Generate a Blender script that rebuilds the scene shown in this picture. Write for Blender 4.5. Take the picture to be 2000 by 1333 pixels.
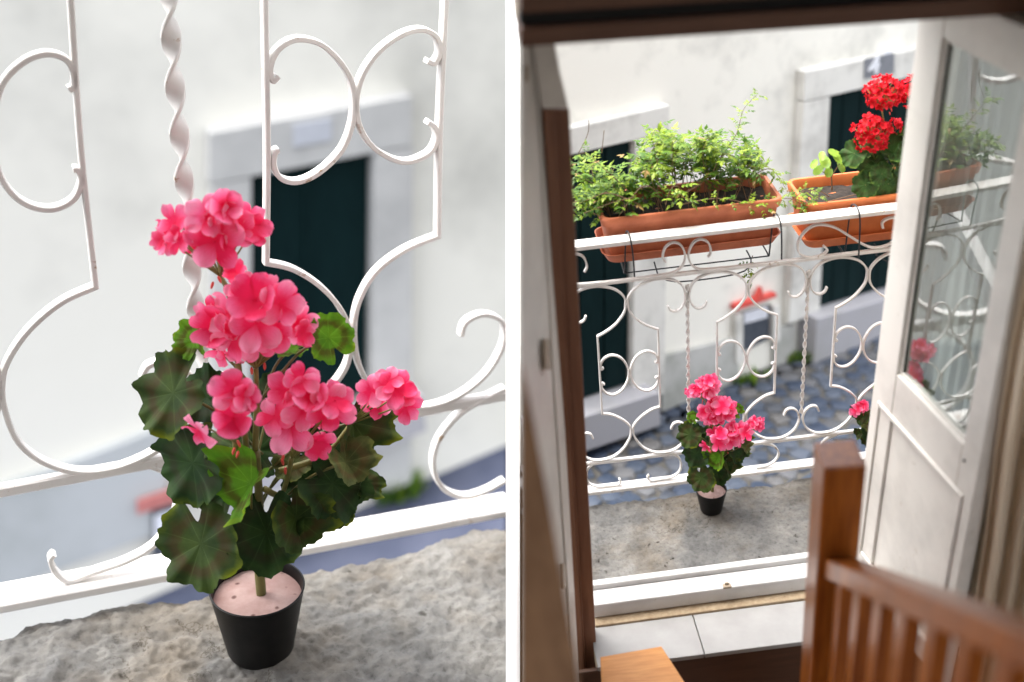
import bpy, bmesh, math, random
from mathutils import Vector, Matrix, noise
random.seed(7)
V = Vector
scene = bpy.context.scene
for o in list(bpy.data.objects): bpy.data.objects.remove(o)

# ------------------------------------------------------------------ camera
FP = 2200.0                                   # focal length in photo pixels (photo is 2000 wide)
CAM = V((-0.6090405, -2.8644245, 2.3114938))
RR = Matrix(((0.9926092, -0.0821973, -0.0892782), (-0.1187916, -0.5077177, -0.8532944), (0.0248104, 0.8575933, -0.5137296)))
RL = Matrix(((0.8997550, -0.4333541, 0.0514313), (-0.1475194, -0.4129509, -0.8987266), (0.4107054, 0.8010467, -0.4354828)))
CAML = V((-0.1826866, -1.0825016, 0.7841212))
S = 3.1                                       # the close balcony is built this much over life size
cam = bpy.data.cameras.new('camera'); camo = bpy.data.objects.new('camera', cam)
scene.collection.objects.link(camo)
m = Matrix((RR[0], -RR[1], -RR[2])).transposed().to_4x4(); m.translation = CAM
camo.matrix_world = m
cam.sensor_width = 36; cam.sensor_fit = 'HORIZONTAL'; cam.lens = FP / 2000 * 36
cam.clip_start = 0.05; cam.clip_end = 500
cam.dof.use_dof = True; cam.dof.focus_distance = 3.46; cam.dof.aperture_fstop = (cam.lens / 1000) / 0.042
scene.camera = camo

# ------------------------------------------------------------------ light
SUN_DIR = V((-0.30, 0.14, 0.94)).normalized()      # towards the sun
world = bpy.data.worlds.new('World'); scene.world = world; world.use_nodes = True
wn = world.node_tree.nodes; wl = world.node_tree.links
bg = wn['Background']; sky = wn.new('ShaderNodeTexSky'); sky.sky_type = 'NISHITA'; sky.sun_disc = False
sky.sun_elevation = math.asin(SUN_DIR.z); sky.sun_rotation = math.atan2(SUN_DIR.x, SUN_DIR.y)
sky.dust_density = 4.0; sky.air_density = 1.0
hs = wn.new('ShaderNodeHueSaturation'); hs.inputs['Saturation'].default_value = 0.2
wl.new(sky.outputs[0], hs.inputs['Color']); wl.new(hs.outputs[0], bg.inputs['Color'])
bg.inputs['Strength'].default_value = 0.15
sun = bpy.data.lights.new('sun', 'SUN'); suno = bpy.data.objects.new('sun', sun); scene.collection.objects.link(suno)
sun.energy = 0.85; sun.angle = math.radians(40); sun.color = (1.0, 0.95, 0.88)
suno.rotation_euler = SUN_DIR.to_track_quat('Z', 'Y').to_euler()
scene.view_settings.view_transform = 'Standard'; scene.view_settings.look = 'None'
scene.view_settings.gamma = 1; scene.view_settings.exposure = 2.3
scene.view_settings.use_curve_mapping = False
scene.render.engine = 'CYCLES'

# ------------------------------------------------------------------ frames
Q = RR.transposed() @ RL
ML = Q.to_4x4(); ML.translation = CAM - Q @ (CAML * S)
ML = ML @ Matrix.Scale(S, 4)                  # close balcony: local metres -> world
I4 = Matrix.Identity(4)
def ray(x, y): return RR.transposed() @ V(((x-1000)/FP, (y-666.5)/FP, 1))
def camp(x, y, d): return CAM + ray(x, y) * d
def onpl(x, y, p, n):
    d = ray(x, y); return CAM + d * ((p-CAM).dot(n) / d.dot(n))
def onz(x, y, z): return onpl(x, y, V((0, 0, z)), V((0, 0, 1)))
def ony(x, y, yy): return onpl(x, y, V((0, yy, 0)), V((0, 1, 0)))
def rayL(x, y): return RL.transposed() @ V(((x-1000)/FP, (y-666.5)/FP, 1))
def onL(x, y, p, n):
    d = rayL(x, y); return CAML + d * ((p-CAML).dot(n) / d.dot(n))
def yL(x, y, yy=0.0): return onL(x, y, V((0, yy, 0)), V((0, 1, 0)))
def zL(x, y, z): return onL(x, y, V((0, 0, z)), V((0, 0, 1)))
def project(P):
    c = RR @ (P - CAM); return 1000 + FP*c.x/c.z, 666.5 + FP*c.y/c.z, c.z

# ------------------------------------------------------------------ materials
def mat(name):
    m = bpy.data.materials.new(name); m.use_nodes = True
    return m, m.node_tree.nodes, m.node_tree.links, m.node_tree.nodes['Principled BSDF']
def ramp(n, stops):
    r = n.new('ShaderNodeValToRGB'); e = r.color_ramp.elements
    while len(e) < len(stops): e.new(0.5)
    for i, (p, c) in enumerate(stops): e[i].position = p; e[i].color = (*c, 1) if len(c) == 3 else c
    return r
def noi(n, l, scale, detail=5, rough=.55, coord=None, stretch=None):
    t = n.new('ShaderNodeTexNoise'); t.inputs['Scale'].default_value = scale
    t.inputs['Detail'].default_value = detail; t.inputs['Roughness'].default_value = rough
    if coord is not None:
        if stretch:
            mp = n.new('ShaderNodeMapping'); mp.inputs['Scale'].default_value = stretch
            l.new(coord, mp.inputs['Vector']); l.new(mp.outputs[0], t.inputs['Vector'])
        else: l.new(coord, t.inputs['Vector'])
    return t
def bump(n, l, src, b, strength, dist):
    k = n.new('ShaderNodeBump'); k.inputs['Strength'].default_value = strength; k.inputs['Distance'].default_value = dist
    l.new(src, k.inputs['Height']); l.new(k.outputs[0], b.inputs['Normal']); return k
def mixc(n, l, fac, a, b, mode='MIX'):
    x = n.new('ShaderNodeMix'); x.data_type = 'RGBA'; x.blend_type = mode
    for sock, val in ((x.inputs[0], fac), (x.inputs[6], a), (x.inputs[7], b)):
        if isinstance(val, (int, float)): sock.default_value = val
        elif isinstance(val, tuple): sock.default_value = (*val, 1)
        else: l.new(val, sock)
    return x.outputs[2]
def simple(name, c1, c2, scale=8, rough=.6, bumpd=0.0, stretch=None, detail=5, spec=None):
    m, n, l, b = mat(name); tc = n.new('ShaderNodeTexCoord').outputs['Object']
    t = noi(n, l, scale, detail, .6, tc, stretch); r = ramp(n, [(.3, c1), (.7, c2)])
    l.new(t.outputs[0], r.inputs[0]); l.new(r.outputs[0], b.inputs['Base Color'])
    b.inputs['Roughness'].default_value = rough
    if spec is not None: b.inputs['Specular IOR Level'].default_value = spec
    if bumpd: bump(n, l, t.outputs[0], b, .5, bumpd)
    return m
def paint(name, base, chip, rough, k):
    m, n, l, b = mat(name); tc = n.new('ShaderNodeTexCoord').outputs['Object']
    t = noi(n, l, 9*k, 6, .6, tc); r = ramp(n, [(.3, tuple(c*.78 for c in base)), (.58, base)])
    l.new(t.outputs[0], r.inputs[0])
    t2 = noi(n, l, 42*k, 5, .65, tc); r2 = ramp(n, [(.635, (0, 0, 0)), (.7, (1, 1, 1))]); l.new(t2.outputs[0], r2.inputs[0])
    l.new(mixc(n, l, r2.outputs[0], r.outputs[0], chip), b.inputs['Base Color'])
    b.inputs['Roughness'].default_value = rough
    bump(n, l, t2.outputs[0], b, .25, .002)
    return m
M = {}
M['iron'] = paint('white_iron_paint', (.82, .79, .76), (.42, .3, .2), .42, 1.0)
M['door'] = paint('white_door_paint', (.74, .71, .66), (.6, .56, .5), .38, .6)
M['sill'] = paint('white_sill_paint', (.62, .61, .60), (.45, .4, .34), .45, .8)
M['white'] = simple('white_board', (.9, .9, .9), (.93, .93, .93), 3, .7)
M['wood'] = simple('varnished_wood', (.18, .042, .006), (.42, .125, .02), 5, .28, .0006, (14, 14, 1.1), 7)
M['wood_lit'] = simple('lit_step_wood', (.5, .19, .04), (.66, .3, .08), 5, .4, .0006, (3, 26, 26), 7)  # lighter copy of the stair wood: door light painted into the colour
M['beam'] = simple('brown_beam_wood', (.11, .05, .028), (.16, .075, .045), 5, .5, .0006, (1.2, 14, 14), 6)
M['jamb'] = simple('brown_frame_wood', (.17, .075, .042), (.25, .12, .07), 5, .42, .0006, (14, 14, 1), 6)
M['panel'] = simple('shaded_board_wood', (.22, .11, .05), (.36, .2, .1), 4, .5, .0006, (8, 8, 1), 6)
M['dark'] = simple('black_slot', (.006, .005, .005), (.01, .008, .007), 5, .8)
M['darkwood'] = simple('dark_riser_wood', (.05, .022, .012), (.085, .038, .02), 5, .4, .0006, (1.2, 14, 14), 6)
M['room'] = simple('room_plaster', (.4, .34, .27), (.46, .4, .32), 3, .9)
M['tile'] = simple('grey_floor_tile', (.30, .296, .29), (.36, .356, .35), 12, .4, .0003)
M['grout'] = simple('tile_mortar', (.28, .2, .12), (.42, .33, .22), 60, .9, .002)
M['pot'] = simple('black_plastic', (.003, .003, .003), (.010, .009, .009), 45, .42, .0004, spec=.16)
M['terracotta'] = simple('terracotta_plastic', (.34, .085, .032), (.55, .165, .075), 14, .6, .0006)
M['terracotta2'] = simple('orange_terracotta_plastic', (.44, .105, .026), (.62, .175, .045), 14, .6, .0006)
M['soil'] = simple('dark_soil', (.008, .006, .005), (.04, .028, .02), 60, .95, .006)
M['wire'] = simple('black_wire', (.012, .014, .018), (.02, .022, .026), 20, .45)
M['brass'] = simple('dull_metal', (.28, .22, .15), (.4, .33, .25), 30, .4)
M['foliage_stem'] = simple('green_stem', (.14, .13, .03), (.26, .25, .07), 30, .5)
M['brown_stem'] = simple('brown_stem', (.12, .07, .035), (.25, .15, .08), 40, .7)
M['stalk'] = simple('olive_stalk', (.06, .075, .02), (.2, .17, .05), 25, .5)
M['bud'] = simple('red_bud', (.55, .03, .03), (.75, .12, .08), 30, .5)
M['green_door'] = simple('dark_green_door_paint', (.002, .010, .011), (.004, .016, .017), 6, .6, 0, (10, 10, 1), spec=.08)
M['redpaint'] = simple('red_paint', (.55, .05, .04), (.7, .1, .08), 20, .5)
M['faded_red'] = simple('faded_red_paint', (.42, .13, .12), (.5, .2, .18), 20, .6)
M['cloth'] = simple('pale_cloth', (.6, .62, .68), (.72, .74, .8), 20, .7)
M['blue_dark'] = simple('dark_blue_panel', (.04, .05, .07), (.07, .08, .1), 20, .6)
M['numeral'] = simple('dark_numeral', (.03, .03, .04), (.06, .06, .07), 20, .5)
M['numplate'] = simple('grey_number_plate', (.16, .17, .19), (.24, .25, .28), 20, .5)
M['numplate_far'] = simple('blue_grey_plate', (.42, .44, .49), (.48, .5, .55), 20, .5)
M['plate'] = simple('white_enamel', (.78, .8, .86), (.84, .86, .9), 20, .3)

def plaster(name, k, base, stain, cover):
    m, n, l, b = mat(name); tc = n.new('ShaderNodeTexCoord').outputs['Object']
    t = noi(n, l, .9*k, 6, .62, tc); r = ramp(n, [(cover, (0, 0, 0)), (cover+.16, (1, 1, 1))]); l.new(t.outputs[0], r.inputs[0])
    t2 = noi(n, l, 9*k, 6, .7, tc)
    mm = n.new('ShaderNodeMath'); mm.operation = 'MULTIPLY'; l.new(r.outputs[0], mm.inputs[0]); l.new(t2.outputs[0], mm.inputs[1])
    l.new(mixc(n, l, mm.outputs[0], base, stain), b.inputs['Base Color'])
    b.inputs['Roughness'].default_value = .9; bump(n, l, t2.outputs[0], b, .3, .01/k)
    return m
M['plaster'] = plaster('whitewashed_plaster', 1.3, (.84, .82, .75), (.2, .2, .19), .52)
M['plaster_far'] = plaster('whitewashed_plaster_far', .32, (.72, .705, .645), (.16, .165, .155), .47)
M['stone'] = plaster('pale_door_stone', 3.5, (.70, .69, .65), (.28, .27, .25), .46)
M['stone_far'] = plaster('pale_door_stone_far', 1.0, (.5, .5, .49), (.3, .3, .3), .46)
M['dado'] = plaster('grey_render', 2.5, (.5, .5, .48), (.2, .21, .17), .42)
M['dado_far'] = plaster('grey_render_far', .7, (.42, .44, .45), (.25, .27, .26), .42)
M['kerb'] = plaster('violet_grey_step_stone', 2.5, (.36, .355, .38), (.3, .3, .28), .5)

def ledge_mat(name, k):
    m, n, l, b = mat(name); tc = n.new('ShaderNodeTexCoord').outputs['Object']
    a = noi(n, l, 5*k, 9, .66, tc); ra = ramp(n, [(.28, (.095, .095, .094)), (.44, (.18, .177, .17)), (.56, (.26, .25, .23)), (.72, (.40, .39, .37))]); l.new(a.outputs[0], ra.inputs[0])
    s_ = noi(n, l, 80*k, 9, .85, tc); rs = ramp(n, [(.32, (.42, .4, .38)), (.46, (.9, .9, .9)), (.62, (1, 1, 1)), (.74, (1.25, 1.25, 1.25))]); l.new(s_.outputs[0], rs.inputs[0])
    c1 = mixc(n, l, .9, ra.outputs[0], rs.outputs[0], 'MULTIPLY')
    st = noi(n, l, 3.4*k, 5, .65, tc); rst = ramp(n, [(.48, (0, 0, 0)), (.66, (1, 1, 1))]); l.new(st.outputs[0], rst.inputs[0])
    c2 = mixc(n, l, rst.outputs[0], c1, mixc(n, l, .6, c1, (.8, .62, .42), 'MULTIPLY'))
    vp = n.new('ShaderNodeTexVoronoi'); vp.inputs['Scale'].default_value = 34*k
    w = noi(n, l, 20*k, 4, .6, tc); wv = mixc(n, l, .06, tc, w.outputs[1]); l.new(wv, vp.inputs['Vector'])
    rp = ramp(n, [(.08, (.25, .23, .2)), (.2, (1, 1, 1))]); l.new(vp.outputs[0], rp.inputs[0])
    gate = noi(n, l, 8*k, 3, .6, tc); rg = ramp(n, [(.5, (0, 0, 0)), (.6, (1, 1, 1))]); l.new(gate.outputs[0], rg.inputs[0])
    pit = mixc(n, l, rg.outputs[0], (1, 1, 1), rp.outputs[0])
    vo = n.new('ShaderNodeTexVoronoi'); vo.feature = 'DISTANCE_TO_EDGE'; vo.inputs['Scale'].default_value = 4.5*k
    w2 = noi(n, l, 9*k, 6, .7, tc); wv2 = mixc(n, l, .2, tc, w2.outputs[1]); l.new(wv2, vo.inputs['Vector'])
    rv = ramp(n, [(.0, (.45, .42, .38)), (.012, (1, 1, 1))]); l.new(vo.outputs[0], rv.inputs[0])
    g2 = noi(n, l, 2.6*k, 2, .5, tc); rg2 = ramp(n, [(.54, (0, 0, 0)), (.62, (1, 1, 1))]); l.new(g2.outputs[0], rg2.inputs[0])
    crack = mixc(n, l, rg2.outputs[0], (1, 1, 1), rv.outputs[0])
    c3 = mixc(n, l, 1.0, mixc(n, l, 1.0, c2, crack, 'MULTIPLY'), pit, 'MULTIPLY')
    l.new(c3, b.inputs['Base Color']); b.inputs['Roughness'].default_value = .95; b.inputs['Specular IOR Level'].default_value = .2
    ad = n.new('ShaderNodeMath'); ad.operation = 'ADD'; l.new(s_.outputs[0], ad.inputs[0]); l.new(pit, ad.inputs[1])
    bump(n, l, ad.outputs[0], b, 1.0, .006/k)
    return m
M['ledge'] = ledge_mat('weathered_concrete', 1.0)

def cobble_mat(name):
    m, n, l, b = mat(name); tc = n.new('ShaderNodeTexCoord').outputs['Object']
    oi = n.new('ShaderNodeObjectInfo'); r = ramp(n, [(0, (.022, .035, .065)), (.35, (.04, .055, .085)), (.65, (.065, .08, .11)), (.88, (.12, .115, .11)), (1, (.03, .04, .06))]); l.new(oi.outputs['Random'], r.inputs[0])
    t = noi(n, l, 25, 5, .6, tc); l.new(mixc(n, l, .5, r.outputs[0], t.outputs[0], 'OVERLAY'), b.inputs['Base Color'])
    b.inputs['Roughness'].default_value = .55; bump(n, l, t.outputs[0], b, .4, .004)
    return m
M['cobble'] = cobble_mat('blue_grey_cobble')
M['joint'] = simple('street_joint_earth', (.05, .05, .045), (.12, .11, .095), 22, .95, .004)
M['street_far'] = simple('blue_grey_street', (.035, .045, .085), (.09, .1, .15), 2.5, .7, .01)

def petal_mat(name, deep, mid, light):
    m, n, l, b = mat(name)
    uv = n.new('ShaderNodeUVMap').outputs[0]; sp = n.new('ShaderNodeSeparateXYZ'); l.new(uv, sp.inputs[0])
    oi = n.new('ShaderNodeObjectInfo')
    r = ramp(n, [(0, deep), (.12, deep), (.45, mid), (.95, light)])
    wv = n.new('ShaderNodeTexNoise'); wv.inputs['Scale'].default_value = 3.0
    mp = n.new('ShaderNodeMapping'); mp.inputs['Scale'].default_value = (14, 1.2, 1); l.new(uv, mp.inputs[0]); l.new(mp.outputs[0], wv.inputs[0])
    a = n.new('ShaderNodeMath'); a.operation = 'MULTIPLY_ADD'; l.new(wv.outputs[0], a.inputs[0]); a.inputs[1].default_value = .5
    a2 = n.new('ShaderNodeMath'); a2.operation = 'ADD';  
    o2 = n.new('ShaderNodeMath'); o2.operation = 'MULTIPLY_ADD'; l.new(oi.outputs['Random'], o2.inputs[0]); o2.inputs[1].default_value = -.3; o2.inputs[2].default_value = -.02
    fl_ = n.new('ShaderNodeMath'); fl_.operation = 'FLOOR'; l.new(sp.outputs[0], fl_.inputs[0]); wn2 = n.new('ShaderNodeTexWhiteNoise'); wn2.noise_dimensions = '1D'; l.new(fl_.outputs[0], wn2.inputs['W'])
    p2 = n.new('ShaderNodeMath'); p2.operation = 'MULTIPLY_ADD'; l.new(wn2.outputs['Value'], p2.inputs[0]); p2.inputs[1].default_value = -.55; l.new(sp.outputs[1], p2.inputs[2])
    l.new(p2.outputs[0], a.inputs[2]); l.new(a.outputs[0], a2.inputs[0]); l.new(o2.outputs[0], a2.inputs[1]); l.new(a2.outputs[0], r.inputs[0])
    l.new(r.outputs[0], b.inputs['Base Color']); b.inputs['Roughness'].default_value = .6; b.inputs['Specular IOR Level'].default_value = .25
    tr = n.new('ShaderNodeBsdfTranslucent'); l.new(r.outputs[0], tr.inputs[0])
    mx = n.new('ShaderNodeMixShader'); mx.inputs[0].default_value = .36
    l.new(b.outputs[0], mx.inputs[1]); l.new(tr.outputs[0], mx.inputs[2]); l.new(mx.outputs[0], n['Material Output'].inputs[0])
    return m
M['pink'] = petal_mat('pink_petal', (.88, .02, .115), (.95, .13, .31), (1.0, .38, .57))
M['red'] = petal_mat('red_petal', (.42, .002, .006), (.68, .006, .018), (.85, .03, .06))

def leaf_mat(name, base, dark, zone, edge, zs, trans):
    """geranium leaf: UV 0..1 square, leaf centre at (.5,.5)"""
    m, n, l, b = mat(name)
    uv = n.new('ShaderNodeUVMap').outputs[0]
    sub = n.new('ShaderNodeVectorMath'); sub.operation = 'SUBTRACT'; l.new(uv, sub.inputs[0]); sub.inputs[1].default_value = (.5, .5, 0)
    ln = n.new('ShaderNodeVectorMath'); ln.operation = 'LENGTH'; l.new(sub.outputs[0], ln.inputs[0])
    t = noi(n, l, 5, 6, .75, uv)
    rr = n.new('ShaderNodeMath'); rr.operation = 'MULTIPLY_ADD'; l.new(t.outputs[0], rr.inputs[0]); rr.inputs[1].default_value = .22; l.new(ln.outputs['Value'], rr.inputs[2])
    rz = ramp(n, [(.30, (0, 0, 0)), (.36, (1, 1, 1)), (.41, (1, 1, 1)), (.49, (0, 0, 0))]); l.new(rr.outputs[0], rz.inputs[0])
    re = ramp(n, [(.5, (0, 0, 0)), (.58, (1, 1, 1))]); l.new(rr.outputs[0], re.inputs[0])
    t2 = noi(n, l, 3.2, 5, .6, uv); rb = ramp(n, [(.35, dark), (.65, base)]); l.new(t2.outputs[0], rb.inputs[0])
    zf = n.new('ShaderNodeMath'); zf.operation = 'MULTIPLY'; l.new(rz.outputs[0], zf.inputs[0]); zf.inputs[1].default_value = zs
    c = mixc(n, l, zf.outputs[0], rb.outputs[0], zone)
    t3 = noi(n, l, 1.6, 2, .5, uv); r3 = ramp(n, [(.46, (0, 0, 0)), (.58, (1, 1, 1))]); l.new(t3.outputs[0], r3.inputs[0])
    ef = n.new('ShaderNodeMath'); ef.operation = 'MULTIPLY'; l.new(re.outputs[0], ef.inputs[0]); l.new(r3.outputs[0], ef.inputs[1])
    c = mixc(n, l, ef.outputs[0], c, edge)
    # veins fan out from the centre
    sx = n.new('ShaderNodeSeparateXYZ'); l.new(sub.outputs[0], sx.inputs[0])
    at = n.new('ShaderNodeMath'); at.operation = 'ARCTAN2'; l.new(sx.outputs[1], at.inputs[0]); l.new(sx.outputs[0], at.inputs[1])
    sn = n.new('ShaderNodeMath'); sn.operation = 'MULTIPLY'; l.new(at.outputs[0], sn.inputs[0]); sn.inputs[1].default_value = 4.0
    co = n.new('ShaderNodeMath'); co.operation = 'COSINE'; l.new(sn.outputs[0], co.inputs[0])
    ab = n.new('ShaderNodeMath'); ab.operation = 'ABSOLUTE'; l.new(co.outputs[0], ab.inputs[0])
    rv = ramp(n, [(0, (1, 1, 1)), (.16, (0, 0, 0))]); l.new(ab.outputs[0], rv.inputs[0]); fd = ramp(n, [(.05, (1, 1, 1)), (.4, (.15, .15, .15))]); l.new(ln.outputs['Value'], fd.inputs[0]); vm = n.new('ShaderNodeMath'); vm.operation = 'MULTIPLY'; l.new(rv.outputs[0], vm.inputs[0]); l.new(fd.outputs[0], vm.inputs[1])
    vf = n.new('ShaderNodeMath'); vf.operation = 'MULTIPLY'; l.new(vm.outputs[0], vf.inputs[0]); vf.inputs[1].default_value = .5
    c = mixc(n, l, vf.outputs[0], c, tuple(min(1, x*1.9+.02) for x in base))
    l.new(c, b.inputs['Base Color']); b.inputs['Roughness'].default_value = .62
    b.inputs['Specular IOR Level'].default_value = .15
    hgt = n.new('ShaderNodeMath'); hgt.operation = 'ADD'; l.new(ab.outputs[0], hgt.inputs[0]); l.new(t2.outputs[0], hgt.inputs[1])
    bump(n, l, hgt.outputs[0], b, .35, .002)
    tr = n.new('ShaderNodeBsdfTranslucent'); l.new(c, tr.inputs[0])
    mx = n.new('ShaderNodeMixShader'); mx.inputs[0].default_value = trans
    l.new(b.outputs[0], mx.inputs[1]); l.new(tr.outputs[0], mx.inputs[2]); l.new(mx.outputs[0], n['Material Output'].inputs[0])
    return m
M['leaf_dark'] = leaf_mat('dark_geranium_leaf', (.05, .082, .016), (.024, .046, .012), (.06, .02, .012), (.16, .2, .01), .5, .15)
M['leaf_deep'] = leaf_mat('deep_geranium_leaf', (.03, .066, .015), (.014, .036, .011), (.035, .02, .014), (.1, .15, .02), .4, .1)
M['leaf_olive'] = leaf_mat('olive_geranium_leaf', (.12, .14, .045), (.05, .065, .02), (.1, .045, .02), (.25, .28, .06), .5, .2)
M['leaf_bright'] = leaf_mat('bright_geranium_leaf', (.13, .30, .018), (.075, .2, .012), (.07, .035, .012), (.3, .4, .02), .7, .4)
M['leaf_red'] = leaf_mat('planter_geranium_leaf', (.06, .13, .03), (.03, .07, .02), (.05, .05, .02), (.2, .3, .05), .5, .25)

def small_leaf(name, stops, trans):
    m, n, l, b = mat(name); uv = n.new('ShaderNodeUVMap').outputs[0]; sp = n.new('ShaderNodeSeparateXYZ'); l.new(uv, sp.inputs[0])
    r = ramp(n, stops); l.new(sp.outputs[0], r.inputs[0]); l.new(r.outputs[0], b.inputs['Base Color'])
    b.inputs['Roughness'].default_value = .42
    tr = n.new('ShaderNodeBsdfTranslucent'); l.new(r.outputs[0], tr.inputs[0])
    mx = n.new('ShaderNodeMixShader'); mx.inputs[0].default_value = trans
    l.new(b.outputs[0], mx.inputs[1]); l.new(tr.outputs[0], mx.inputs[2]); l.new(mx.outputs[0], n['Material Output'].inputs[0])
    return m
M['jasmine'] = small_leaf('jasmine_leaf', [(0, (.035, .085, .015)), (.35, (.09, .2, .018)), (.7, (.25, .36, .022)), (.96, (.38, .48, .05)), (1, (.4, .26, .09))], .4)
M['succulent'] = small_leaf('light_green_leaf', [(0, (.16, .33, .03)), (1, (.36, .52, .06))], .35)

def foam_mat():
    m, n, l, b = mat('pink_foam'); tc = n.new('ShaderNodeTexCoord').outputs['Object']
    t = noi(n, l, 30, 5, .6, tc); r = ramp(n, [(.35, (.33, .19, .17)), (.65, (.46, .32, .29))]); l.new(t.outputs[0], r.inputs[0])
    vo = n.new('ShaderNodeTexVoronoi'); vo.inputs['Scale'].default_value = 62; l.new(tc, vo.inputs['Vector'])
    rv = ramp(n, [(.16, (.16, .05, .04)), (.24, (1, 1, 1))]); l.new(vo.outputs[0], rv.inputs[0])
    l.new(mixc(n, l, .8, r.outputs[0], rv.outputs[0], 'MULTIPLY'), b.inputs['Base Color']); b.inputs['Roughness'].default_value = .9
    tb = noi(n, l, 190, 4, .7, tc); bump(n, l, tb.outputs[0], b, .6, .003); return m
M['foam'] = foam_mat()
def glass_mat():
    m, n, l, b = mat('door_glass'); n.remove(b)
    fr = n.new('ShaderNodeFresnel'); fr.inputs[0].default_value = 2.9
    t = n.new('ShaderNodeBsdfTransparent'); t.inputs[0].default_value = (.9, .93, .92, 1)
    g = n.new('ShaderNodeBsdfGlossy'); g.inputs['Roughness'].default_value = .02; g.inputs[0].default_value = (.95, .97, .97, 1)
    mx = n.new('ShaderNodeMixShader'); ge = n.new('ShaderNodeNewGeometry'); iv = n.new('ShaderNodeMath'); iv.operation = 'SUBTRACT'; iv.inputs[0].default_value = 1; l.new(ge.outputs['Backfacing'], iv.inputs[1]); mu = n.new('ShaderNodeMath'); mu.operation = 'MULTIPLY'; l.new(fr.outputs[0], mu.inputs[0]); l.new(iv.outputs[0], mu.inputs[1])
    l.new(mu.outputs[0], mx.inputs[0]); l.new(t.outputs[0], mx.inputs[1]); l.new(g.outputs[0], mx.inputs[2])
    l.new(mx.outputs[0], n['Material Output'].inputs[0]); return m
M['glass'] = glass_mat()
def fabric(name, c1, c2, trans):
    m, n, l, b = mat(name); tc = n.new('ShaderNodeTexCoord').outputs['Object']
    t = noi(n, l, 40, 4, .6, tc, (1, 1, .05)); r = ramp(n, [(.35, c1), (.65, c2)]); l.new(t.outputs[0], r.inputs[0])
    l.new(r.outputs[0], b.inputs['Base Color']); b.inputs['Roughness'].default_value = .9
    tr = n.new('ShaderNodeBsdfTranslucent'); l.new(r.outputs[0], tr.inputs[0])
    mx = n.new('ShaderNodeMixShader'); mx.inputs[0].default_value = trans
    l.new(b.outputs[0], mx.inputs[1]); l.new(tr.outputs[0], mx.inputs[2]); l.new(mx.outputs[0], n['Material Output'].inputs[0])
    return m
M['curtain'] = fabric('beige_curtain', (.74, .61, .45), (.88, .79, .66), .45)
M['sheer'] = fabric('sheer_curtain', (.74, .75, .71), (.84, .85, .81), .35)

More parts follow.
